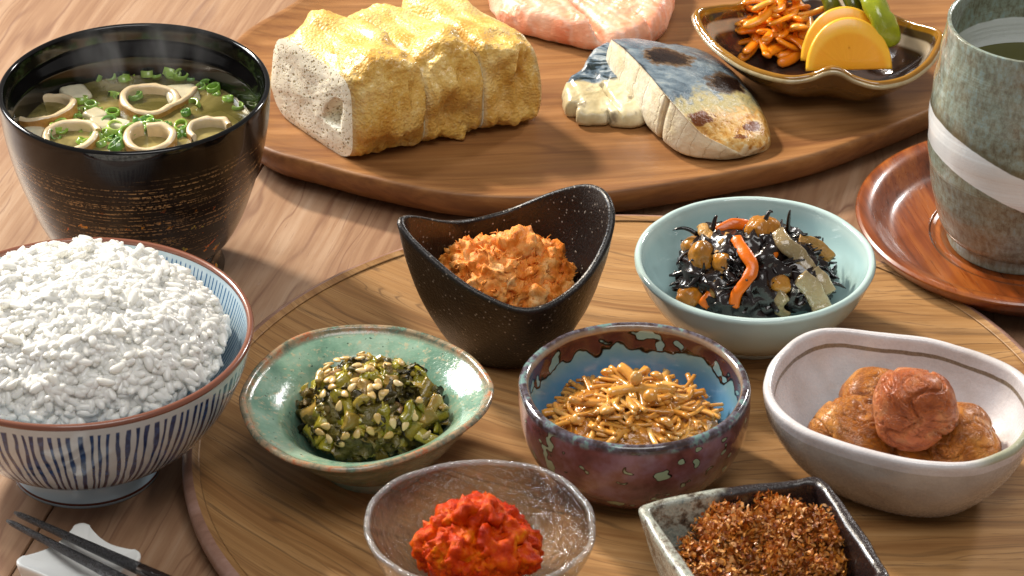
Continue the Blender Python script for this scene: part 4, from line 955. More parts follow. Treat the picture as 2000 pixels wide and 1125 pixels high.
# ------------------------------------------------------------------ soup contents
def soup_at(x, y): return U(x, y, SZ)
def ring_piece(px, py, rx, ry_tilt, turns, start, h, th, label, tail=0.0, roll=(0, 0), up=0.28, sq=1.0):
    p = soup_at(px, py); t = thing('fish_cake_ring', label, 'fish cake', (p[0], p[1], SZ - h + up), 'fish cake rings floating in the soup', rot=(roll[0], roll[1], 0))
    r0 = rx / 52.7; n = 60; a = start + np.linspace(0, turns * TAU, n); f = np.linspace(0, 1, n)
    r = r0 * (1 - 0.10 * f) * (1 + 0.04 * np.sin(3 * a)); r = r + tail * np.clip((f - .86) / .14, 0, 1) ** 1.5 * r0 + tail * 0
    sec = [(0, 0), (0, h * .5), (0.0, h * .9), (0.03, h * .98), (th * .5, h), (th - .03, h * .98), (th, h * .9), (th, h * .5), (th, 0)]
    def sheet(sec):
        V = np.array([[((r[i] - th + s_[0]) * math.cos(a[i])) , ((r[i] - th + s_[0]) * sq * math.sin(a[i])), s_[1]] for s_ in sec for i in range(n)])
        V += (fbm(V, 2.2, 2, px) * 0.05)[:, None]
        return V, grid_faces(len(sec), n, wrap=False)
    V, F = sheet(sec[:7]);
    ends = []
    for e in (0, n - 1):
        ends.append([j * n + e for j in range(7)])
    V2, _ = sheet([sec[0], sec[6]])
    T = [[en[0], en[j], en[j + 1]] for en in ends for j in range(1, 6)]
    link('flesh', np_mesh('flesh', V, [F[:, ::-1], np.array(T)], M['chiku'], orient=None), t)
    V, F = sheet([(th + .012, h * .93), (th + .02, h * .5), (th + .012, 0)]); link('browned_skin', np_mesh('browned_skin', V, F[:, ::-1], M['chiskin'], orient=None), t)
ring_piece(84, 222, 66, 1, 0.90, -2.5, .9, .25, 'fish cake ring at the far left of the soup, open at its left', roll=(-.10, -.10), sq=.92)
ring_piece(289, 203, 56, 1, 1.12, -.25, 1.0, .24, 'fish cake ring with a curled tail in the middle of the soup', tail=.75, roll=(.05, .05))
ring_piece(142, 274, 54, 1, 0.97, .3, .9, .24, 'fish cake ring at the near left rim of the soup', roll=(.08, -.05))
ring_piece(295, 280, 48, 1, 0.97, 2.0, .9, .24, 'small browned fish cake ring at the near rim of the soup', roll=(.12, 0), up=.4)
ring_piece(408, 262, 42, 1, 0.55, .4, .7, .2, 'broken arc of fish cake at the right rim of the soup', roll=(.1, .0))
def box_round(sx, sy, sz, seed=0, amp=0.03, n=3):
    V, F = ico(4); p = 7.0; V = V / (np.sum(np.abs(V) ** p, 1) ** (1 / p))[:, None]
    V = V * [sx / 2, sy / 2, sz / 2]; return V + ico(4)[0] * (fbm(V, 1.6, 3, seed) * amp)[:, None], F
for k, (x, y, s_, r_, lab, zz) in enumerate([(147, 184, .95, .5, 'pale tofu cube behind the left fish cake ring', -.1), (355, 184, 1.15, .3, 'tofu cube at the back right behind the middle fish cake ring', -.15), (186, 226, .7, .9, 'small tofu cube right of the left fish cake ring', -.08),
        (196, 244, .75, .2, 'small tofu cube in the middle of the soup among scallions', -.08), (232, 246, .62, 1.2, 'smallest tofu cube in front of the middle fish cake ring', -.05), (425, 228, 1.1, .8, 'yellowish tofu cube sunk at the right of the soup', -.35), (68, 262, .8, .4, 'tofu cube touching the near left rim', -.1), (330, 243, .9, .6, 'sunken tofu cube right of the soup centre', -.3)]):
    p = soup_at(x, y); V, F = box_round(s_, s_, s_ * .9, k)
    tag(link('tofu_cube', np_mesh('tofu_cube', V, F, M['softtofu'], col=np.full(len(V), .3)), None, (p[0], p[1], SZ - s_ * .3 + zz + .12), (0.05, 0.08, r_)), lab, 'tofu', 'tofu cubes in the soup')
sv = []; sprop = []
for k in range(6):
    r0 = rng.uniform(.20, .28); h = rng.uniform(.12, .24); tu = rng.choice([1.0, 1.0, .62, .45]); n = 18
    a = np.linspace(0, tu * TAU, n); V = []; sprop.append('whole ring' if tu == 1 else ('open curl' if tu > .5 else 'half ring'))
    for dr, z in ((0, 0), (0, h), (.05, h + .01), (.075, h), (.075, 0)):
        V.append(np.column_stack([(r0 - dr) * np.cos(a) * (1 if tu < 1 else 1.0), (r0 - dr) * np.sin(a) * .8, np.full(n, z)]))
    sv.append(np_mesh('chopped_scallion', np.concatenate(V), grid_faces(5, n, wrap=False), M['scallion'], orient=None))
scal = [(345, 345), (420, 345), (400, 335), (490, 330), (550, 340), (545, 350), (605, 315), (645, 335), (685, 325), (765, 330), (745, 318), (785, 338), (845, 340), (900, 370), (885, 382), (955, 405), (940, 395), (1000, 440), (1040, 465), (500, 430), (515, 420), (600, 430),
        (355, 450), (400, 465), (420, 470), (355, 490), (350, 520), (490, 500), (270, 560), (240, 575), (370, 560), (430, 585), (490, 545), (475, 540), (500, 575), (490, 610), (475, 605), (520, 620), (580, 565), (620, 530), (650, 540), (670, 548), (625, 575), (600, 580),
        (740, 540), (725, 548), (790, 560), (820, 500), (850, 465), (885, 540), (830, 595), (380, 635), (360, 628), (450, 635), (545, 630), (800, 580), (330, 500), (345, 540), (560, 595), (700, 560), (770, 600), (250, 590), (420, 600), (460, 590), (520, 640)]
def slabel(k, x, y):
    marks = [((84, 222), 'the far left fish cake ring'), ((289, 203), 'the tailed fish cake ring'), ((142, 272), 'the near left fish cake ring'), ((295, 277), 'the browned ring at the near rim'), ((408, 262), 'the broken fish cake arc'), ((186, 226), 'the small tofu cubes in the middle'), ((147, 178), 'the tofu cube at the back left'), ((355, 184), 'the tofu cube at the back right')]
    m_ = min(marks, key=lambda q: math.hypot(q[0][0] - x, (q[0][1] - y) * 1.8)); dx, dy = x - m_[0][0], (y - m_[0][1]) * 1.8
    side = ('right of' if dx > 0 else 'left of') if abs(dx) > abs(dy) else ('in front of' if dy > 0 else 'behind')
    fm = sprop[k % 6]; d_ = math.hypot(dx, dy); near = 'touching the' if d_ < 16 else ('close' if d_ < 40 else 'some way')
    return f'{fm} of scallion {"just" if d_ < 16 else near} {side} {m_[1]}'
for k, (x, y) in enumerate(scal):
    p = soup_at(x / 2.25 + rng.normal() * 1.5, y / 2.25 + rng.normal() * 1.0)
    o = link('chopped_scallion', sv[k % 6], None, (p[0], p[1], SZ - .09 + rng.uniform(-.05, .07)), (rng.normal() * .3, rng.normal() * .3, rng.uniform(0, 6)), scale=rng.uniform(.8, 1.3))
    tag(o, slabel(k, x / 2.25, y / 2.25), 'scallion', 'chopped scallions floating on the soup')

# ------------------------------------------------------------------ fried tofu slices on the board
TO = U(697, 327, BF); Ta = U(1066, 247, BF) - TO; Tb = U(531, 215, BF) - TO
Ta3 = np.array([Ta[0], Ta[1], 0]); Tb3 = np.array([Tb[0], Tb[1], 0]); La = np.linalg.norm(Ta3); Lb = np.linalg.norm(Tb3)
for k, (u0, u1, hh, fr, bk, lab) in enumerate([(0.0, 0.373, 3.8, 0.0, 0.0, 'thick fried tofu slice with its pale porous cut face toward the soup bowl'), (0.379, 0.678, 3.7, 0.015, 0.07, 'middle slice of fried tofu with golden crust'), (0.688, 1.0, 3.55, 0.02, 0.12, 'fried tofu slice with golden crust nearest the fish')]):
    org = TO + Ta3 * (u0 + u1) / 2; t = thing('fried_tofu_slice', lab, 'fried tofu', (org[0], org[1], BF), 'row of fried tofu slices')
    nu, nph = 56, 150; us = np.linspace(-1, 1, nu); ph = np.arange(nph) / nph * TAU
    V = []; uvs = []
    for u in us:
        e = abs(u); sw = 1 - 0.08 * e ** 4; top = hh * (1 - 0.10 * e ** 3 )
        c_, s_ = np.cos(ph), np.sin(ph); ex = 2 / 5.0
        cx = np.sign(c_) * np.abs(c_) ** ex * 0.5 * sw; cz = np.sign(s_) * np.abs(s_) ** ex
        zz = (cz * 0.5 + 0.5) * top
        bshift = 0.5 + (bk - fr) / 2; wid = 1 + (bk - fr)
        # front edge sags a little in the middle of each slice
        pos = (Ta3[None, :] * (u * (u1 - u0) / 2)) + Tb3[None, :] * (bshift + cx[:, None] * wid) * 1.0
        pos = pos + np.array([0, 0, 1.0]) * zz[:, None]
        V.append(pos); uvs.append(np.column_stack([ph / TAU, np.full(nph, (u + 1) / 2)]))
    V = np.concatenate(V); uv = np.concatenate(uvs)
    cen = Tb3 * 0.5 + [0, 0, hh * .45]; nr = V - cen; nr[:, 2] *= 1.3; nr /= np.linalg.norm(nr, axis=1)[:, None]
    W_ = V + org; up = np.clip((V[:, 2] - .2) / 1.0, 0, 1)
    ends = 1 - 0.75 * np.abs(uv[:, 1] * 2 - 1) ** 6
    d = fbm(W_, 0.42, 2, 5 + k) * 1.0 + fbm(W_, 1.2, 3, 9) * 0.24 + fbm(W_, 4.0, 2, 3) * 0.05
    frontm = np.clip(.25 - (V @ Tb3) / Lb ** 2, 0, .25) * 4; d2 = (fbm(W_ * [1, 1, .22], 1.5, 3, 31 + k) * .42 + fbm(W_ * [1, 1, .6], 3.0, 2, 41) * .12) * frontm
    V = V + nr * ((d * (0.12 + 0.88 * up) + d2) * ends)[:, None]; V[:, 2] = np.maximum(V[:, 2], 0.02)
    link('crust', np_mesh('crust', V, grid_faces(nu, nph), M['crust'], uv=uv), t)
    for end, r0 in ((0, 0), (1, nu - 1)):
        ringv = V[r0 * nph:(r0 + 1) * nph]; cc_ = ringv.mean(0); rows = []
        sg = -1 if end == 0 else 1; dirn = Ta3 / La * sg
        for f in np.linspace(1.0, 0.02, 26): rows.append(cc_ + (ringv - cc_) * f + dirn * (0.10 * (1 - f ** 6)))
        Vc = np.concatenate(rows); m_ = np.repeat(np.linspace(1, .02, 26), nph)
        Vc = Vc + dirn * ((fbm(Vc + org, 1.4, 2, 4) * 0.06 + fbm(Vc + org, 5, 2, 4) * 0.02) * (1 - m_ ** 8))[:, None]
        if k == 0 and end == 0:   # torn pocket near the front edge
            pk = TO + Tb3 * 0.22 + np.array([0, 0, 1.75]) - org - (Ta3 * 0 if True else 0); dd = (Vc - pk) ; al = dd @ (Tb3 / Lb); az = dd[:, 2]
            w1 = np.clip(1 - np.abs(al + az * .35) / (.22 + .28 * np.clip(.55 - az, 0, 1)), 0, 1) * np.clip(1 - np.abs(az) / .62, 0, 1)
            Vc = Vc - dirn * (0.55 * np.minimum(1, w1 * 9))[:, None]
        link('cut_face', np_mesh('cut_face', Vc, grid_faces(26, nph, flip=(end == 0)), M['crumb'], orient=None), t)

# ------------------------------------------------------------------ fish
def slab(outline, h, hfun, groove=None, seed=0, amp=0.1, N=180, rows=34, s=0.9, under=0.92):
    Q_ = catmull(np.array(outline), N); Vr = []; vv = []
    prof = [(under, 0.0), (1.0, .12), (1.02, .35), (1.01, .6), (.985, .8), (.95, .92), (.90, .98)] + [(f, 1.0) for f in np.linspace(.84, .02, rows - 7)]
    for j, (f, g) in enumerate(prof):
        p = Q_ * f; z = h * g * hfun(p[:, 0], p[:, 1]); Vr.append(np.column_stack([p, z])); vv.append(np.full(N, g if j < 7 else 1.0))
    V = np.concatenate(Vr); g_ = np.concatenate(vv)
    V[:, 2] += fbm(V, .9, 4, seed) * amp * 2 * g_
    rad = np.linalg.norm(V[:, :2], axis=1)[:, None] + .01; V[:, :2] += V[:, :2] / rad * (fbm(V, 1.5, 3, seed + 5) * amp * 1.2)[:, None]
    if groove is not None: V[:, 2] -= groove(V[:, 0], V[:, 1]) * np.clip(g_ * 1.2 - .2, 0, 1)
    V[:, 2] = np.maximum(V[:, 2], 0)
    return V, grid_faces(len(prof), N), np.column_stack([np.zeros(len(V)), g_])
pts = [(962, -5), (966, 40), (995, 66), (1050, 80), (1110, 95), (1160, 105), (1215, 112), (1280, 88), (1306, 55), (1312, 15), (1290, -50), (1180, -85), (1040, -75)]
P = np.array([U(x, y, BF)[:2] for x, y in pts]); fc = P.mean(0)
def gro(x, y):
    q = x * 0.75 + y * 0.62 + 0.25 * np.sin(y * 1.5 + x); d = np.abs(((q + 20.3) % 1.35) - .675) ; q2 = (q + 20.3) % 1.35
    return 0.42 * np.exp(-((q2 - .12) / .08) ** 2) + 0.22 * (1.35 - q2) / 1.35 + .015 * np.sin(q * 26)
V, F, uv = slab(P - fc, 1.35, lambda x, y: 1 + 0.03 * y, gro, 3, 0.10, N=260, rows=70)
tag(link('salmon_fillet', np_mesh('salmon_fillet', V, F, M['salmon'], uv=uv), None, (fc[0], fc[1], BF + .01)), 'pale pink cooked salmon fillet lying on the board behind the mackerel', 'fish')

sect = [((1178, 160), (1188, 74, 1.95), (1290, 84, .9), (1322, 96)), ((1200, 190), (1222, 100, 2.15), (1345, 96, 1.1), (1385, 112)), ((1236, 222), (1262, 140, 2.2), (1400, 124, 1.2), (1440, 150)),
        ((1268, 258), (1300, 185, 2.1), (1440, 165, 1.2), (1472, 196)), ((1302, 288), (1338, 228, 1.7), (1468, 205, 1.0), (1492, 232)), ((1340, 306), (1372, 262, 1.2), (1488, 240, .85), (1505, 262)), ((1385, 312), (1415, 285, .85), (1490, 270, .65), (1505, 284)), ((1430, 311), (1445, 300, .5), (1482, 292, .45), (1492, 298))]
rowsF = []
for F_, R_, K1, K_ in sect:
    f = U(F_[0], F_[1], BF); r = U(R_[0], R_[1], BF + R_[2]); k1 = U(K1[0], K1[1], BF + K1[2]); k = U(K_[0], K_[1], BF)
    f[2] = BF; k[2] = BF
    mid = f * .45 + r * .55 + np.array([-0.10, -0.14, 0.05]); low = f * .85 + r * .15 + np.array([-.05, -.1, 0])
    ms = (r + k1) / 2 + np.array([0, 0, .14])
    rowsF.append([f + np.array([.2, .3, 0]), low, mid, r + np.array([-.02, -.02, -.06]), r + np.array([.12, .05, .0]), ms, k1, (k1 + k) / 2 + np.array([.08, .06, .1]), k])
A_ = np.array(rowsF)   # (along, across, 3)
acr = np.array([catmull(a, 90, closed=False) for a in A_]); gridm = np.array([catmull(acr[:, j], 110, closed=False) for j in range(90)]).transpose(1, 0, 2)
al = np.linspace(0, 1, 110)
cenl = gridm.mean(1, keepdims=True); sc_ = np.clip(np.minimum(al / .035, (1 - al) / .05), 0, 1) ** .45
cenl[..., 2] = BF + .35 * (gridm[..., 2].max(1, keepdims=True) - BF)
gridm = cenl + (gridm - cenl) * (0.02 + .98 * sc_)[:, None, None]
V = gridm.reshape(-1, 3); uu = np.tile(np.linspace(0, 1, 90), 110); vvv = np.repeat(al, 90)
mc = np.array([1330, 0]); mo = U(1340, 200, BF); nrm = V - (mo + [0, 0, .3]); nrm /= np.linalg.norm(nrm, axis=1)[:, None]
V = V + nrm * (fbm(V, .7, 2, 1) * .09 + fbm(V, 3, 3, 2) * .02)[:, None]
crack = np.exp(-((vvv - .47 + .25 * (uu - .3)) / .012) ** 2) * np.clip((.44 - uu) / .05, 0, 1) * np.clip(uu / .08, 0, 1)
V = V - nrm * (crack * .30)[:, None]
V[:, 2] = np.maximum(V[:, 2], BF + .005)
t = tag(link('mackerel_fillet', np_mesh('mackerel_fillet', V - mo, grid_faces(110, 90, wrap=False), M['mack'], uv=np.column_stack([uu, vvv])), None, mo), 'grilled mackerel fillet with blue grey skin, charred spots and toasted golden end', 'fish')
pts = [(1100, 205), (1112, 190), (1135, 180), (1150, 160), (1185, 140), (1225, 150), (1270, 185), (1290, 225), (1250, 250), (1200, 252), (1188, 244), (1180, 248), (1130, 247), (1125, 232), (1104, 228)]
P = np.array([U(x, y, BF)[:2] for x, y in pts]); fc = P.mean(0)
V, F, uv = slab(P - fc, 1.15, lambda x, y: np.clip(0.75 + 0.16 * (y + x * .3), .35, 1.25), lambda x, y: .16 * np.exp(-((x - .05 + .4 * y) / .06) ** 2) * (y < .2) + .05 * np.exp(-((x + 1.05 + .3 * y) / .10) ** 2), 8, .10)
V2 = V.copy()
def m_mack2():
    n = NM('mackerel_small'); x, y, z = n.sep(n.cm()); f = n.noise(n.cm(1.0), 1.0, 4, .6); w_ = n.noise(n.cm((1, 4, 2), rot=(0, 0, .5)), 1.0, 3, .6, 1.)
    flesh = n.ramp(f, [(.30, '#b8a67a'), (.5, '#cdbf98'), (.68, '#dcd2b4')]); blue = n.ramp(w_, [(.4, '#1f2a2c'), (.5, '#5a6c7c'), (.62, '#a5adb0')])
    return n.fin(n.mix(n.mix(flesh, '#8d8168', n.ss(n.noise(n.cm(1.8), 1., 3), .55, .7)), blue, n.ss(n.ma('MULTIPLY_ADD', f, .6, y), .55, .68)), n.ma('MULTIPLY_ADD', f, .3, .2), n.bump(f, .05), spec=.35, coat=.15, coat_rough=.12, sss=.15, sss_r=(1, .7, .4), sss_s=.2)
tag(link('mackerel_fillet', np_mesh('mackerel_fillet', V, F, m_mack2(), uv=uv), None, (fc[0], fc[1], BF + .01)), 'small piece of mackerel tucked under the left end of the larger fillet', 'fish')

# ------------------------------------------------------------------ pickles in the leaf dish
fl = BF + .3
def halfmoon(R_, th, seed):
    n = 40; a = np.linspace(0, PI, n); out_ = [(R_ * math.cos(t), R_ * math.sin(t)) for t in a]
    rows = []
    for f, y in ((0.02, -th / 2), (.5, -th / 2), (.93, -th / 2), (.985, -th / 2 + .04), (1.0, -th / 2 + .1), (1.0, th / 2 - .1), (.985, th / 2 - .04), (.93, th / 2), (.5, th / 2), (.02, th / 2)):
        P_ = np.array(out_ + [(-R_ * .5, 0), (0, 0), (R_ * .5, 0)]); c0 = np.array([0, R_ * .42]); P_ = c0 + (P_ - c0) * f; rows.append(np.column_stack([P_[:, 0], np.full(len(P_), y), P_[:, 1]]))
    m = len(rows[0]); V = np.concatenate(rows); V += (fbm(V, .6, 2, seed) * .05)[:, None] * np.array([0, 1, 0]); return V, grid_faces(len(rows), m)
for (x, y, R_, tilt, yaw, lab) in ((1658, 137, 1.58, -.50, .05, 'front half-moon slice of yellow pickled daikon in the leaf dish'), (1650, 118, 1.62, -.50, .02, 'rear half-moon slice of yellow pickled daikon, mostly behind the front slice')):
    V, F = halfmoon(R_, .34, x); p = U(x, y, fl + .55)
    tag(link('daikon_slice', np_mesh('daikon_slice', V * [1, 1, 1.22], F, M['daikon']), None, p, (tilt, 0, yaw)), lab, 'pickle', 'yellow daikon slices')
pv = []; pprop = []
for k in range(8):
    L_ = rng.uniform(1.9, 3.1); n = 20; tt = np.linspace(0, 1, n); cur = rng.uniform(.9, 3.6) * rng.choice([-1, 1]); a = tt * cur; pprop.append((L_, cur))
    x = np.cumsum(np.cos(a)) * L_ / n; y = np.cumsum(np.sin(a)) * L_ / n; z = .25 * np.sin(tt * rng.uniform(2, 4) + rng.uniform(0, 3)); P = np.column_stack([x, y, z]); P -= P.mean(0)
    r = rng.uniform(.15, .20) * np.clip(np.minimum(tt, 1 - tt) * 9 + .55, 0, 1); pv.append(tube_mesh('carrot_strip', M['pcarrot'], P, r, ns=10, flat=.55, tint=rng.random()))
def clabel(k, x, y, z):
    L_, cur = pprop[k % 8]; a = ('long' if L_ > 2.6 else ('short' if L_ < 2.2 else 'middling')) + (' tightly curled' if abs(cur) > 2.6 else (' curved' if abs(cur) > 1.7 else ' nearly straight'))
    b = ('back', 'upper middle', 'lower middle', 'front')[min(3, int((y + 1) * 2))]; c__ = ('far left', 'left', 'right', 'far right')[min(3, int((x + 1) * 2))]
    d_ = 'on top' if z > .6 else ('halfway up' if z > .3 else 'low down')
    return f'{a} orange carrot strip {d_}, {b} {c__} of the pile'
for k in range(52):
    while True:
        x, y = rng.uniform(-1, 1, 2)
        if x * x + y * y < 1: break
    z = rng.uniform(.2, 1) * (1 - x * x - y * y) ** .6
    p = U(1514 + x * 62, 74 + y * 32, fl + .3) + np.array([0, 0, z * 1.9])
    tag(link('carrot_strip', pv[k % 8], None, p, (rng.normal() * .3, rng.normal() * .3, rng.uniform(-.9, .9)), rng.uniform(.85, 1.15)), clabel(k, x, y, z), 'pickle', 'pickled carrot strips in the leaf dish')
for (x, y, z, dx, rot, lab) in ((1450, 70, .3, 2.2, -.55, 'long orange carrot strip trailing at the left edge of the pickle pile'), (1545, 95, .6, 2.4, -1.0, 'orange carrot strip curving down toward the notch of the leaf dish'), (1475, 98, .35, 1.8, -.5, 'short orange carrot strip lowest at the left of the pickle pile')):
    tt = np.linspace(0, 1, 18); P = np.column_stack([(tt - .5) * dx, .28 * np.sin(tt * 3), .25 * np.sin(tt * PI)])
    tag(link('carrot_strip', tube_mesh('carrot_strip', M['pcarrot'], P, .19 * np.clip(np.minimum(tt, 1 - tt) * 9 + .5, 0, 1), ns=12, flat=.55, tint=.4), None, U(x, y, fl + z), (0, 0, rot)), lab, 'pickle', 'pickled carrot strips in the leaf dish')
for pl, r_, mt, lab in (([(1690, -40, 3.0), (1705, 0, 2.85), (1722, 38, 2.4), (1736, 68, 1.8), (1742, 86, 1.4)], .46, 'cuke', 'bright green pickled cucumber stick right of the daikon'), ([(1650, -35, 2.6), (1664, -5, 2.4), (1680, 22, 2.0), (1695, 48, 1.5)], .38, 'dcuke', 'dark green pickled cucumber behind the daikon slices'), ([(1612, -25, 2.4), (1622, 2, 2.2), (1628, 30, 1.7)], .34, 'dcuke', 'dark green pickled cucumber between carrot pile and daikon')):
    P = catmull(np.array([U(a, b, BF + c__) for a, b, c__ in pl]), 24, closed=False); o_ = P[0].copy(); rr = r_ * np.clip(np.linspace(1, 0, 24) * 5 + .45, 0, 1)
    V, F, T_ = tube(P - o_, rr, ns=22, flat=.8); V += (fbm(V, 1.6, 3, r_) * .10)[:, None]
    tag(link('pickled_cucumber', np_mesh('pickled_cucumber', V, [F, T_], M[mt], col=np.full(len(V), .5)), None, o_), lab, 'pickle')

# ------------------------------------------------------------------ paste-like mounds
def mound(rx, ry, h, seed, lvl=6, big=.45, mid=.22, fine=.08, bs=.8, ms=2.2, fs=7, spike=0.0):
    V0, F = ico(lvl); V = V0 * [rx, ry, h]; V[:, 2] = np.where(V[:, 2] < 0, V[:, 2] * .35, V[:, 2]); V[:, :2] *= np.where(V[:, 2] < 0, 1 + .9 * V[:, 2] / h, 1)[:, None]
    nr = V0.copy(); d = fbm(V, bs, 3, seed) * big + (fbm(V, ms, 3, seed + 3, ridged=True) - .2) * mid + fbm(V, fs, 3, seed + 7) * fine
    V = V + nr * d[:, None]
    # sideways tearing so that lumps overhang
    V += np.column_stack([fbm(V, ms, 2, seed + 11), fbm(V, ms, 2, seed + 21), fbm(V, ms, 2, seed + 31)]) * mid * .9
    if spike: V += nr * (np.clip(fbm(V * [1, 1, .45], 3.6, 2, seed + 41, ridged=True) - .45, 0, 1) * spike)[:, None]
    return V, F
p = U(985, 572, PF + 2.0); mk = thing('salmon_flakes', 'heap of orange salmon flakes inside the black winged bowl', 'salmon flakes', p)
V, F = mound(2.05, 1.75, 1.8, 4, big=.55, mid=.26, fine=.06, spike=.22); link('flake_mass', np_mesh('flake_mass', V, F, M['flake']), mk)
lumps = [(-1.85, .1, .45, .55), (-1.1, .3, 1.0, .55), (1.35, .2, .95, .6), (1.5, -.5, .3, .62), (.2, .2, 1.45, .68), (-.5, -.9, .6, .66), (.75, -1.0, .4, .7), (-1.2, -.8, .1, .55), (.9, .4, 1.25, .48), (-.55, .3, 1.35, .5)]
for k, (x, y, z, r_) in enumerate(lumps):
    V0, F = ico(4); V = V0 * [r_, r_ * .9, r_]; V = V + V0 * ((fbm(V, 1.6, 3, k + 50) * .5 + (fbm(V, 3.2, 3, k + 60, ridged=True) - .3) * .28 + fbm(V, 8, 2, k) * .08) * (r_ / .6))[:, None]
    link('flake_lump', np_mesh('flake_lump', V, F, M['flake']), mk, (x, y, z), (0, 0, rng.uniform(0, 6)))
ac = Acc()
Vm, _ = mound(2.05, 1.75, 1.8, 4, big=.55, mid=.26, fine=.06, spike=.22)
for k in range(450):
    q = Vm[rng.integers(len(Vm))]
    if q[2] < .7: continue
    d = q / np.linalg.norm(q) * [1, 1, 1] + rng.normal(size=3) * .8; d /= np.linalg.norm(d); L_ = rng.uniform(.10, .26); w_ = rng.normal(size=3) * .06
    P = np.array([q - d * .05, q + d * L_ * .5 + w_, q + d * L_]); add_tube(ac, P, [.03, .022, .008], ns=4, tint=0.0)
link('loose_fibres', ac.mesh('loose_fibres', M['flake']), mk)['kind'] = 'stuff'

p = U(930, 1088, PF + 1.2); pk = thing('orange_paste', 'rough mound of shiny orange red paste in the glass bowl', 'paste', p)
V, F = mound(1.7, 1.5, 1.5, 9, big=.48, mid=.20, fine=.09, spike=.30, ms=2.0); V[:, 0] += .0; link('paste_mass', np_mesh('paste_mass', V, F, M['paste']), pk)
for k, (x, y, z, r_) in enumerate([(-.4, .2, 1.25, .62), (.35, .1, 1.25, .62), (1.0, -.1, .85, .5), (-1.15, -.2, .5, .55), (.4, -.9, .7, .65), (-.6, -.9, .6, .6), (1.3, -.5, .3, .5)]):
    V0, F = ico(4); V = V0 * [r_, r_ * .9, r_]; V = V + V0 * ((fbm(V, 1.5, 3, k + 70) * .5 + (fbm(V, 2.6, 3, k + 80, ridged=True) - .3) * .3) * (r_ / .6))[:, None]
    link('paste_lump', np_mesh('paste_lump', V, F, M['paste']), pk, (x, y, z), (0, 0, rng.uniform(0, 6)))

# ------------------------------------------------------------------ pickled plums
for (x, y, z, r_, mt, sd, rot, sq, lab) in ((1715, 778, 1.75, 1.12, 'plum2', 1, (0, 0, 1), .85, 'pickled plum at the back, mostly hidden behind the top plum'), (1668, 850, 1.35, 1.38, 'plum2', 2, (.2, .1, 2), .82, 'flattened brown pickled plum at the left of the white bowl'),
        (1872, 866, 1.30, 1.35, 'plum2', 3, (.1, -.2, .4), .9, 'soft brown pickled plum at the right of the white bowl'), (1800, 892, .95, .95, 'plum2', 4, (0, 0, 0), .8, 'small part of a pickled plum at the front rim of the white bowl'), (1785, 796, 3.05, 1.31, 'plum', 5, (.4, .2, .5), .96, 'wrinkled reddish pickled plum lying on top of the others')):
    V0, F = ico(6); V = V0 * r_; W_ = V + sd * 9.1
    wr = np.abs(fbm(W_ * [1, 1, 1.8], .50, 2, sd)) ; rd = 1 - np.clip(wr / .09, 0, 1)
    wr2 = np.abs(fbm(W_ * [1, 1, 2], .95, 2, sd + 3)); rd2 = 1 - np.clip(wr2 / .06, 0, 1)
    d = fbm(W_, .50, 2, sd) * .34 - rd ** 1.5 * .13 - rd2 ** 2 * .06 + fbm(W_, 2.6, 2, sd) * .02
    V = (V0 * r_ + V0 * d[:, None]) * [1, 1, sq]
    tag(link('pickled_plum', np_mesh('pickled_plum', V, F, M[mt]), None, U(x, y, PF + z), rot), lab, 'pickled plum', 'pickled plums in the white bowl')

# ------------------------------------------------------------------ seaweed salad
hz = PF + 1.6; ho = U(1472, 553, hz)
sw = thing('seaweed_salad', 'tangle of glossy black seaweed heaped in the celadon bowl', 'seaweed', ho)
V, F = mound(2.45, 2.05, 1.7, 14, lvl=5, big=.5, mid=.4, fine=.1); link('seaweed_core', np_mesh('seaweed_core', V, F, M['hijiki'], col=np.zeros(len(V))), sw)
def dome(rx, ry, h, lo=0.0):
    while True:
        x, y = rng.uniform(-1, 1, 2)
        if x * x + y * y < 1: break
    return np.array([x * rx, y * ry, h * (1 - x * x - y * y) ** .55 + lo])
def strand(L_, cur, wig=.3, n=12, droop=0.0):
    tt = np.linspace(0, 1, n); a = tt * cur + rng.uniform(0, 6); b = np.cumsum(rng.normal(size=n)) * wig * .3
    d = np.column_stack([np.cos(a) * np.cos(b), np.sin(a) * np.cos(b), np.sin(b)]); P = np.cumsum(d, 0) * L_ / n; return P - P.mean(0), tt
for k in range(240):
    P, tt = strand(rng.uniform(.8, 1.9), rng.normal() * 1.4, .6); P[:, 2] *= .7; P += dome(2.4, 1.95, 1.6, .05)
    P[:, 2] = np.maximum(P[:, 2], .0); rr_ = np.hypot(P[:, 0] / 2.95, P[:, 1] / 2.5); f = np.where(rr_ > 1, 1 / rr_, 1); P[:, :2] *= f[:, None]
    r = rng.uniform(.06, .13) * (np.sin(np.clip(tt, .03, .97) * PI) ** .4)
    link('seaweed_strand', tube_mesh('seaweed_strand', M['hijiki'], P, r, ns=7, flat=.75, tint=rng.random() * .9), sw)
for (x, y, z, dx_, dy_, dz_) in ((1540, 440, 3.6, .05, 0, .9), (1345, 455, 3.1, -.8, .1, .1), (1330, 560, 1.9, -.6, -.1, .1), (1625, 562, 2.0, .7, 0, -.05), (1395, 440, 3.5, .15, .1, .5), (1500, 425, 3.9, .25, .1, .25), (1340, 500, 2.7, -.5, -.4, -.3)):
    p0 = U(x, y, PF + z) - ho; d = np.array([dx_, dy_, dz_]); tt = np.linspace(0, 1, 9); P = p0 + np.outer(tt - .35, d) + np.outer(np.sin(tt * PI) * .12, [0, .5, 1])
    link('seaweed_strand', tube_mesh('seaweed_strand', M['hijiki'], P, .075 * (1 - tt) ** .5 + .012, ns=7, tint=.3), sw)
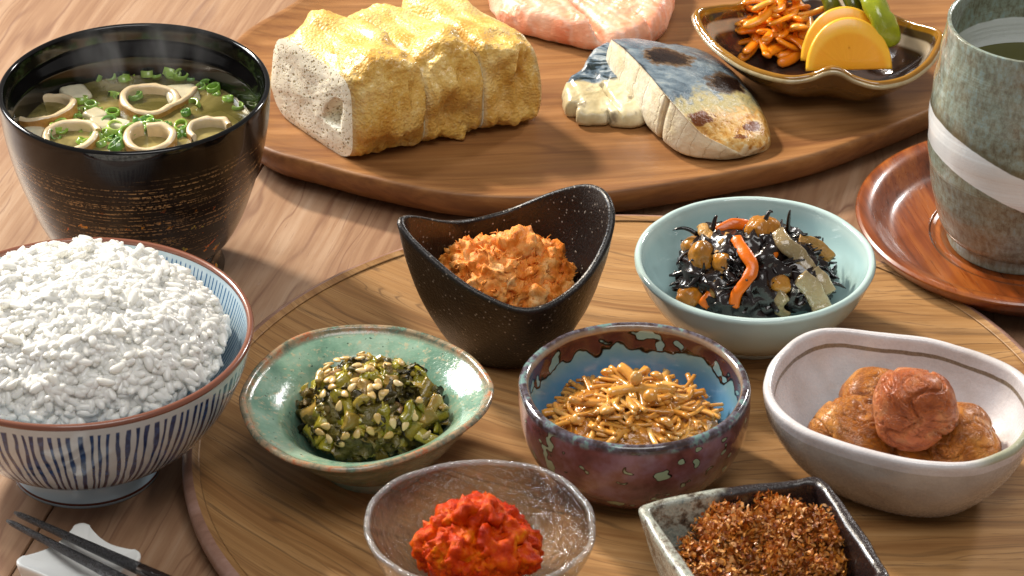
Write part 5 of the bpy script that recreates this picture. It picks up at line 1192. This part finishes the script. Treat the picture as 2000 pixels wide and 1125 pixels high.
def bean(x, y, z, r_, rot, lab):
    V0, F = ico(4); V = V0 * [r_ * 1.15, r_ * .9, r_ * .85]; V[:, 2] -= np.exp(-((V[:, 0]) / .12) ** 2) * .05; V += V0 * (fbm(V, 2.2, 3, x) * .12)[:, None]
    tag(link('soybean', np_mesh('soybean', V, F, M['bean'], col=np.full(len(V), .2)), None, U(x, y, PF + z), rot), lab, 'bean', 'soybeans in the seaweed salad')
bean(1490, 448, 3.45, .55, (.3, .2, .5), 'big glossy soybean on top at the back of the seaweed')
bean(1374, 505, 2.75, .56, (.2, 1.2, .2), 'soybean at the left with a strip curling beside it')
bean(1354, 482, 2.6, .42, (.1, .4, 1.), 'small orange brown soybean at the far left of the seaweed')
bean(1421, 518, 2.75, .50, (.4, .9, .3), 'soybean left of the bright carrot strip')
bean(1524, 555, 2.45, .42, (.1, .3, 1.5), 'soybean half buried right of the seaweed centre')
bean(1352, 578, 1.75, .50, (.1, .2, .4), 'soybean low at the left edge of the seaweed')
bean(1484, 606, 1.55, .52, (0, .1, .1), 'soybean at the front rim of the celadon bowl')
def strip(name, pl, r_, mt, lab, cat, grp, flat=.5, up=None, n=28, tint=.4, amp=.05, taper=.5):
    P = catmull(np.array([U(a, b, PF + c__) for a, b, c__ in pl]), n, closed=False); o_ = P[0].copy(); tt = np.linspace(0, 1, n)
    V, F, T_ = tube(P - o_, r_ * np.clip(np.minimum(tt, 1 - tt) * 14 + taper, 0, 1), ns=18, flat=flat, up=up)
    V += np.column_stack([fbm(V, 2.2, 2, r_ * 9), fbm(V, 2.2, 2, r_ * 19 + 1), fbm(V, 2.2, 2, r_ * 29 + 2)]) * amp
    tag(link(name, np_mesh(name, V, [F, T_], M[mt], col=np.full(len(V), tint)), None, o_), lab, cat, grp)
cg = 'carrot strips in the seaweed salad'; tc_ = (0, -.8, .6)
strip('carrot_strip', [(1436, 462, 3.6), (1452, 490, 3.45), (1470, 520, 3.2), (1460, 545, 2.9), (1442, 570, 2.5), (1432, 600, 2.0)], .20, 'carrot', 'bright orange carrot strip hanging over the middle of the seaweed', 'carrot', cg, up=tc_)
strip('carrot_strip', [(1400, 452, 3.2), (1425, 440, 3.35), (1450, 438, 3.35), (1470, 442, 3.2)], .18, 'carrot', 'orange carrot strip lying across the back of the seaweed', 'carrot', cg, up=tc_, tint=.8)
strip('carrot_strip', [(1388, 492, 2.95), (1400, 500, 3.1), (1405, 530, 2.7), (1396, 560, 2.3), (1388, 580, 2.0)], .17, 'age', 'brown strip curling down beside the left soybean', 'carrot', cg, up=tc_)
strip('carrot_strip', [(1372, 598, 1.7), (1385, 580, 2.0), (1392, 570, 2.1)], .2, 'carrot', 'short carrot end low at the left of the bowl', 'carrot', cg, up=tc_, tint=.7)
strip('carrot_strip', [(1492, 510, 3.1), (1508, 498, 3.2), (1518, 485, 3.2)], .19, 'carrot', 'pale carrot piece right of the bright strip', 'carrot', cg, up=tc_, tint=.9)
strip('bean_curd_strip', [(1560, 472, 3.0), (1590, 475, 2.9), (1615, 500, 2.5), (1622, 508, 2.4)], .22, 'age', 'tan bean curd strip poking out at the right of the seaweed', 'bean curd', None, up=tc_, amp=.1)
strip('bean_curd_strip', [(1372, 440, 3.2), (1378, 455, 3.3), (1384, 470, 3.2)], .2, 'age', 'tan bean curd piece at the upper left of the seaweed', 'bean curd', None, up=tc_, amp=.1)
strip('bean_curd_strip', [(1408, 480, 3.3), (1420, 468, 3.4), (1424, 458, 3.4)], .18, 'age', 'small tan bean curd crumb touching the bright carrot strip', 'bean curd', None, up=tc_, amp=.1)
kg = 'grey konjac strips in the seaweed salad'
strip('konjac_strip', [(1515, 452, 3.6), (1535, 478, 3.4), (1562, 500, 3.05), (1582, 530, 2.7)], .28, 'konjac', 'long grey konjac strip from the big soybean toward the right', 'konjac', kg, up=tc_)
strip('konjac_strip', [(1560, 542, 2.7), (1585, 562, 2.4), (1600, 590, 2.0), (1606, 606, 1.8)], .34, 'konjac', 'wide translucent konjac piece at the lower right', 'konjac', kg, up=tc_, tint=.7)
strip('konjac_strip', [(1585, 530, 2.7), (1605, 552, 2.4), (1618, 575, 2.1)], .30, 'konjac', 'konjac piece at the right edge of the seaweed', 'konjac', kg, up=tc_, tint=.2)
strip('konjac_strip', [(1535, 575, 2.4), (1518, 590, 2.1), (1518, 606, 1.8), (1535, 618, 1.5)], .24, 'konjac', 'curled konjac strip at the front rim of the celadon bowl', 'konjac', kg, up=tc_, tint=.9)

# ------------------------------------------------------------------ mushrooms in sauce
eo = U(1238, 838, PF + 1.35); en = thing('seasoned_mushrooms', 'glossy amber enoki mushrooms heaped in the mottled blue bowl', 'mushrooms', eo)
V, F = mound(2.6, 2.2, 1.05, 24, lvl=5, big=.3, mid=.15, fine=.05); link('sauce', np_mesh('sauce', V, F, M['enoki_core'], col=np.zeros(len(V))), en)
for k in range(270):
    P, tt = strand(rng.uniform(1.2, 2.6), rng.normal() * 2.0, .25, n=16); P[:, 2] *= .6; q = dome(2.35, 1.95, .95, .08)
    pk_ = 1 + .35 * math.exp(-((q[0] + .1) ** 2 + (q[1] - .1) ** 2) / .8); q[2] *= pk_
    P += q; P[:, 2] = np.maximum(P[:, 2], .05); rr_ = np.hypot(P[:, 0] / 2.8, P[:, 1] / 2.6); P[:, :2] *= np.where(rr_ > 1, 1 / rr_, 1)[:, None]
    r = rng.choice([.07, .09, .12, .16, .2], p=[.48, .32, .14, .04, .02]); link('mushroom_stem', tube_mesh('mushroom_stem', M['enoki'], P, r, ns=8, flat=.8, tint=rng.random() * .5), en)
cv = ico(3)
capm = np_mesh('mushroom_cap', np.where(cv[0][:, 2:3] < 0, cv[0] * [.22, .22, .06], cv[0] * [.24, .24, .2]), cv[1], M['enoki'])
for k in range(7):
    q = dome(2.2, 1.9, 1.55, .2); link('mushroom_cap', capm, en, q, (rng.normal() * .6, rng.normal() * .6, 0))

# ------------------------------------------------------------------ pickled greens
go = U(725, 822, PF + 1.15); gr = thing('pickled_greens', 'heap of chopped dark pickled greens with sesame in the green bowl', 'pickled greens', go)
V, F = mound(2.0, 1.65, 1.45, 34, lvl=5, big=.5, mid=.4, fine=.1); link('greens_core', np_mesh('greens_core', V, F, M['leaf'], col=np.zeros(len(V))), gr)
def chunk(L_, w_, t_, cur, seed):
    """curved piece of stalk, a bent trough"""
    n, m = 12, 10; a = np.linspace(-cur, cur, m); R_ = w_ / max(.3, 2 * cur); V = []
    for rr in (R_, R_ - t_):
        for u in np.linspace(-.5, .5, n): V.append(np.column_stack([np.full(m, u * L_), rr * np.sin(a), rr * np.cos(a) - R_]))
    V = np.concatenate(V); F1 = grid_faces(n, m, wrap=False); F2 = grid_faces(n, m, wrap=False, flip=True) + n * m; S_ = []
    o_ = n * m
    for i in range(n - 1): S_ += [[i * m, (i + 1) * m, o_ + (i + 1) * m, o_ + i * m], [i * m + m - 1, o_ + i * m + m - 1, o_ + (i + 1) * m + m - 1, (i + 1) * m + m - 1]]
    for j in range(m - 1): S_ += [[j, o_ + j, o_ + j + 1, j + 1], [(n - 1) * m + j, (n - 1) * m + j + 1, o_ + (n - 1) * m + j + 1, o_ + (n - 1) * m + j]]
    V += np.column_stack([fbm(V, 2, 2, seed), fbm(V, 2, 2, seed + 4), fbm(V, 2, 2, seed + 8)]) * .12
    return V, np.concatenate([F1, F2, np.array(S_)])
cm_ = [np_mesh('chopped_stem', *chunk(rng.uniform(.5, 1.0), rng.uniform(.35, .7), .16, rng.uniform(.5, 1.2), k), M['stem'], col=np.full(240, k / 10)) for k in range(10)]
lm_ = []
for k in range(10):
    n = 9; g = np.linspace(-.5, .5, n); X, Y = np.meshgrid(g, g, indexing='ij'); a_, b_ = rng.uniform(.35, .8), rng.uniform(.2, .42)
    V = np.column_stack([X.ravel() * a_, Y.ravel() * b_, np.zeros(n * n)]); V += np.column_stack([fbm(V, 2.0, 2, k), fbm(V, 2.0, 2, k + 5), fbm(V, 1.7, 2, k + 9) * 1.6]) * .35
    V = np.vstack([V, V + [0, 0, -.035]]); F = grid_faces(n, n, wrap=False); lm_.append(np_mesh('chopped_leaf', V, np.concatenate([F, F[:, ::-1] + n * n]), M['leaf'], col=np.full(2 * n * n, k / 10)))
sv0, sF = ico(2); sd_m = np_mesh('sesame_seed', np.column_stack([sv0[:, 0] * .18, sv0[:, 1] * .11 * (1 - .45 * sv0[:, 0]), sv0[:, 2] * .055]), sF, M['sesame'])
def on_dome(rx, ry, h, lo=0.0, jit=0.1):
    q = dome(rx, ry, h, lo); n_ = np.array([q[0] / rx ** 2, q[1] / ry ** 2, max(.05, q[2] - lo) / h ** 2]); n_ /= np.linalg.norm(n_)
    t_ = np.cross(n_, rng.normal(size=3)); t_ /= np.linalg.norm(t_); t_ = t_ + n_ * rng.normal() * jit; t_ /= np.linalg.norm(t_); b_ = np.cross(n_, t_); b_ /= np.linalg.norm(b_); n2 = np.cross(t_, b_)
    return q, n_, np.column_stack([t_, b_, n2])
def place(name, me, par, q, R_m, s_=1.0):
    o = bpy.data.objects.new(name, me); COL.objects.link(o); o.parent = par; o.matrix_local = Matrix.Translation(Vector(q) * .01) @ Matrix((R_m * s_).tolist()).to_4x4(); return o
for k in range(125): q, n_, R_m = on_dome(2.25, 1.85, 1.75, .0, .6); place('chopped_leaf', lm_[k % 10], gr, q + n_ * rng.uniform(-.1, .12), R_m)
for k in range(105): q, n_, R_m = on_dome(2.2, 1.8, 1.75, .0, .5); place('chopped_stem', cm_[k % 10], gr, q + n_ * rng.uniform(.0, .16), R_m, rng.uniform(.8, 1.35))
for k in range(60): q, n_, R_m = on_dome(2.3, 1.9, 1.85, .02, .25); place('sesame_seed', sd_m, gr, q + n_ * rng.uniform(.16, .26), R_m)
for k in range(70):
    a = rng.uniform(PI * .95, PI * 2.05); q = np.array([2.05 * math.cos(a), 1.7 * math.sin(a), 0]) * rng.uniform(.86, 1.0); q[2] = rng.uniform(-.1, .75)
    place('chopped_stem' if k % 3 else 'chopped_leaf', (cm_ if k % 3 else lm_)[k % 10], gr, q, rotm(rng.uniform(.5, 1.6), rng.normal() * .5, a + PI / 2), rng.uniform(.7, 1.1))
q = U(855, 812, PF + 1.5) - go; place('chopped_stem', cm_[2], gr, q, rotm(.3, -.2, .4), 1.5)

# ------------------------------------------------------------------ fish floss
fo = U(1490, 1092, PF + 1.2); ff = tag(bpy.data.objects.new('fish_floss', None), 'pile of fluffy golden brown fish floss in the black square dish', 'fish floss'); COL.objects.link(ff); ff.location = Vector(fo) * .01
V, F = mound(1.9, 1.8, .45, 44, lvl=5, big=.3, mid=.2, fine=.1); link('floss_core', np_mesh('floss_core', V, F, M['furi'], col=np.full(len(V), .15)), ff)
ac = Acc()
cl = [dome(2.3, 2.2, 1.05, .0) + [0, 0, rng.uniform(-.1, .25)] for k in range(60)]
for k in range(12000):
    if rng.random() < .8: c_ = cl[rng.integers(len(cl))]; q = c_ + rng.normal(size=3) * [.17, .17, .15]
    else: q = dome(2.4, 2.3, .95, 0) + rng.normal(size=3) * .08
    if abs(q[0]) > 2.45 or q[1] < -2.9: continue
    L_ = rng.uniform(.08, .26); w_ = rng.uniform(.02, .085); cu = rng.normal() * 1.3; tt = np.linspace(-.5, .5, 4)
    P = np.column_stack([tt * L_, np.zeros(4), cu * tt ** 2 * L_]); V = np.concatenate([P + [0, w_, 0] * (1 - 1.2 * np.abs(tt))[:, None], P - [0, w_, 0] * (1 - 1.2 * np.abs(tt))[:, None] + [0, 0, .015]])
    R_m = rotm(*rng.uniform(0, 6.28, 3)); ac.add(V @ R_m.T + q, np.array([[i, i + 1, i + 5, i + 4] for i in range(3)]), rng.random())
for k in range(500):
    c_ = cl[rng.integers(len(cl))] + rng.normal(size=3) * [.2, .2, .12] + [0, 0, .08]; d = rng.normal(size=3); d[2] = abs(d[2]) + .2; d /= np.linalg.norm(d); L_ = rng.uniform(.08, .22)
    add_tube(ac, np.array([c_, c_ + d * L_ * .5 + rng.normal(size=3) * .02, c_ + d * L_]), [.014, .012, .006], ns=4, tint=rng.uniform(.6, .9))
link('floss_fibres', ac.mesh('floss_fibres', M['furi']), ff)['kind'] = 'stuff'

# ------------------------------------------------------------------ faint steam over the soup
def m_steam():
    n = NM('steam_vapour'); n.N.remove(n.b); x, y, z = n.sep(n.cm())
    nz = n.noise(n.cm((0.42, 0.42, 0.20)), 1.0, 3, 0.55, 1.2)
    r = n.ma('SQRT', n.ma('ADD', n.ma('MULTIPLY', x, x), n.ma('MULTIPLY', y, y)))
    d = n.ma('MULTIPLY', n.ss(nz, 0.47, 0.70), n.ma('SUBTRACT', 1.0, n.ss(r, 1.2, 3.2)))
    d = n.ma('MULTIPLY', d, n.ma('MULTIPLY', n.ss(z, 0.1, 0.8), n.ma('SUBTRACT', 1.0, n.ss(z, 2.0, 5.0))))
    pv_ = n.N.new('ShaderNodeVolumePrincipled'); pv_.inputs['Color'].default_value = (.97, .98, 1, 1); pv_.inputs['Anisotropy'].default_value = 0.3
    n.L.new(n.ma('MULTIPLY', d, 9.0), pv_.inputs['Density']); n.L.new(pv_.outputs[0], n.out.inputs['Volume']); return n.m
V, F = ico(3)
st_ = link('steam', np_mesh('steam', V * [3.3, 3.3, 2.6] + [0, 0, 2.6], F, m_steam()), None, (SC[0] + .3, SC[1] + 1.0, SZ + .75))
tag(st_, 'faint wisps of white steam rising over the soup bowl', 'steam', kind='stuff')
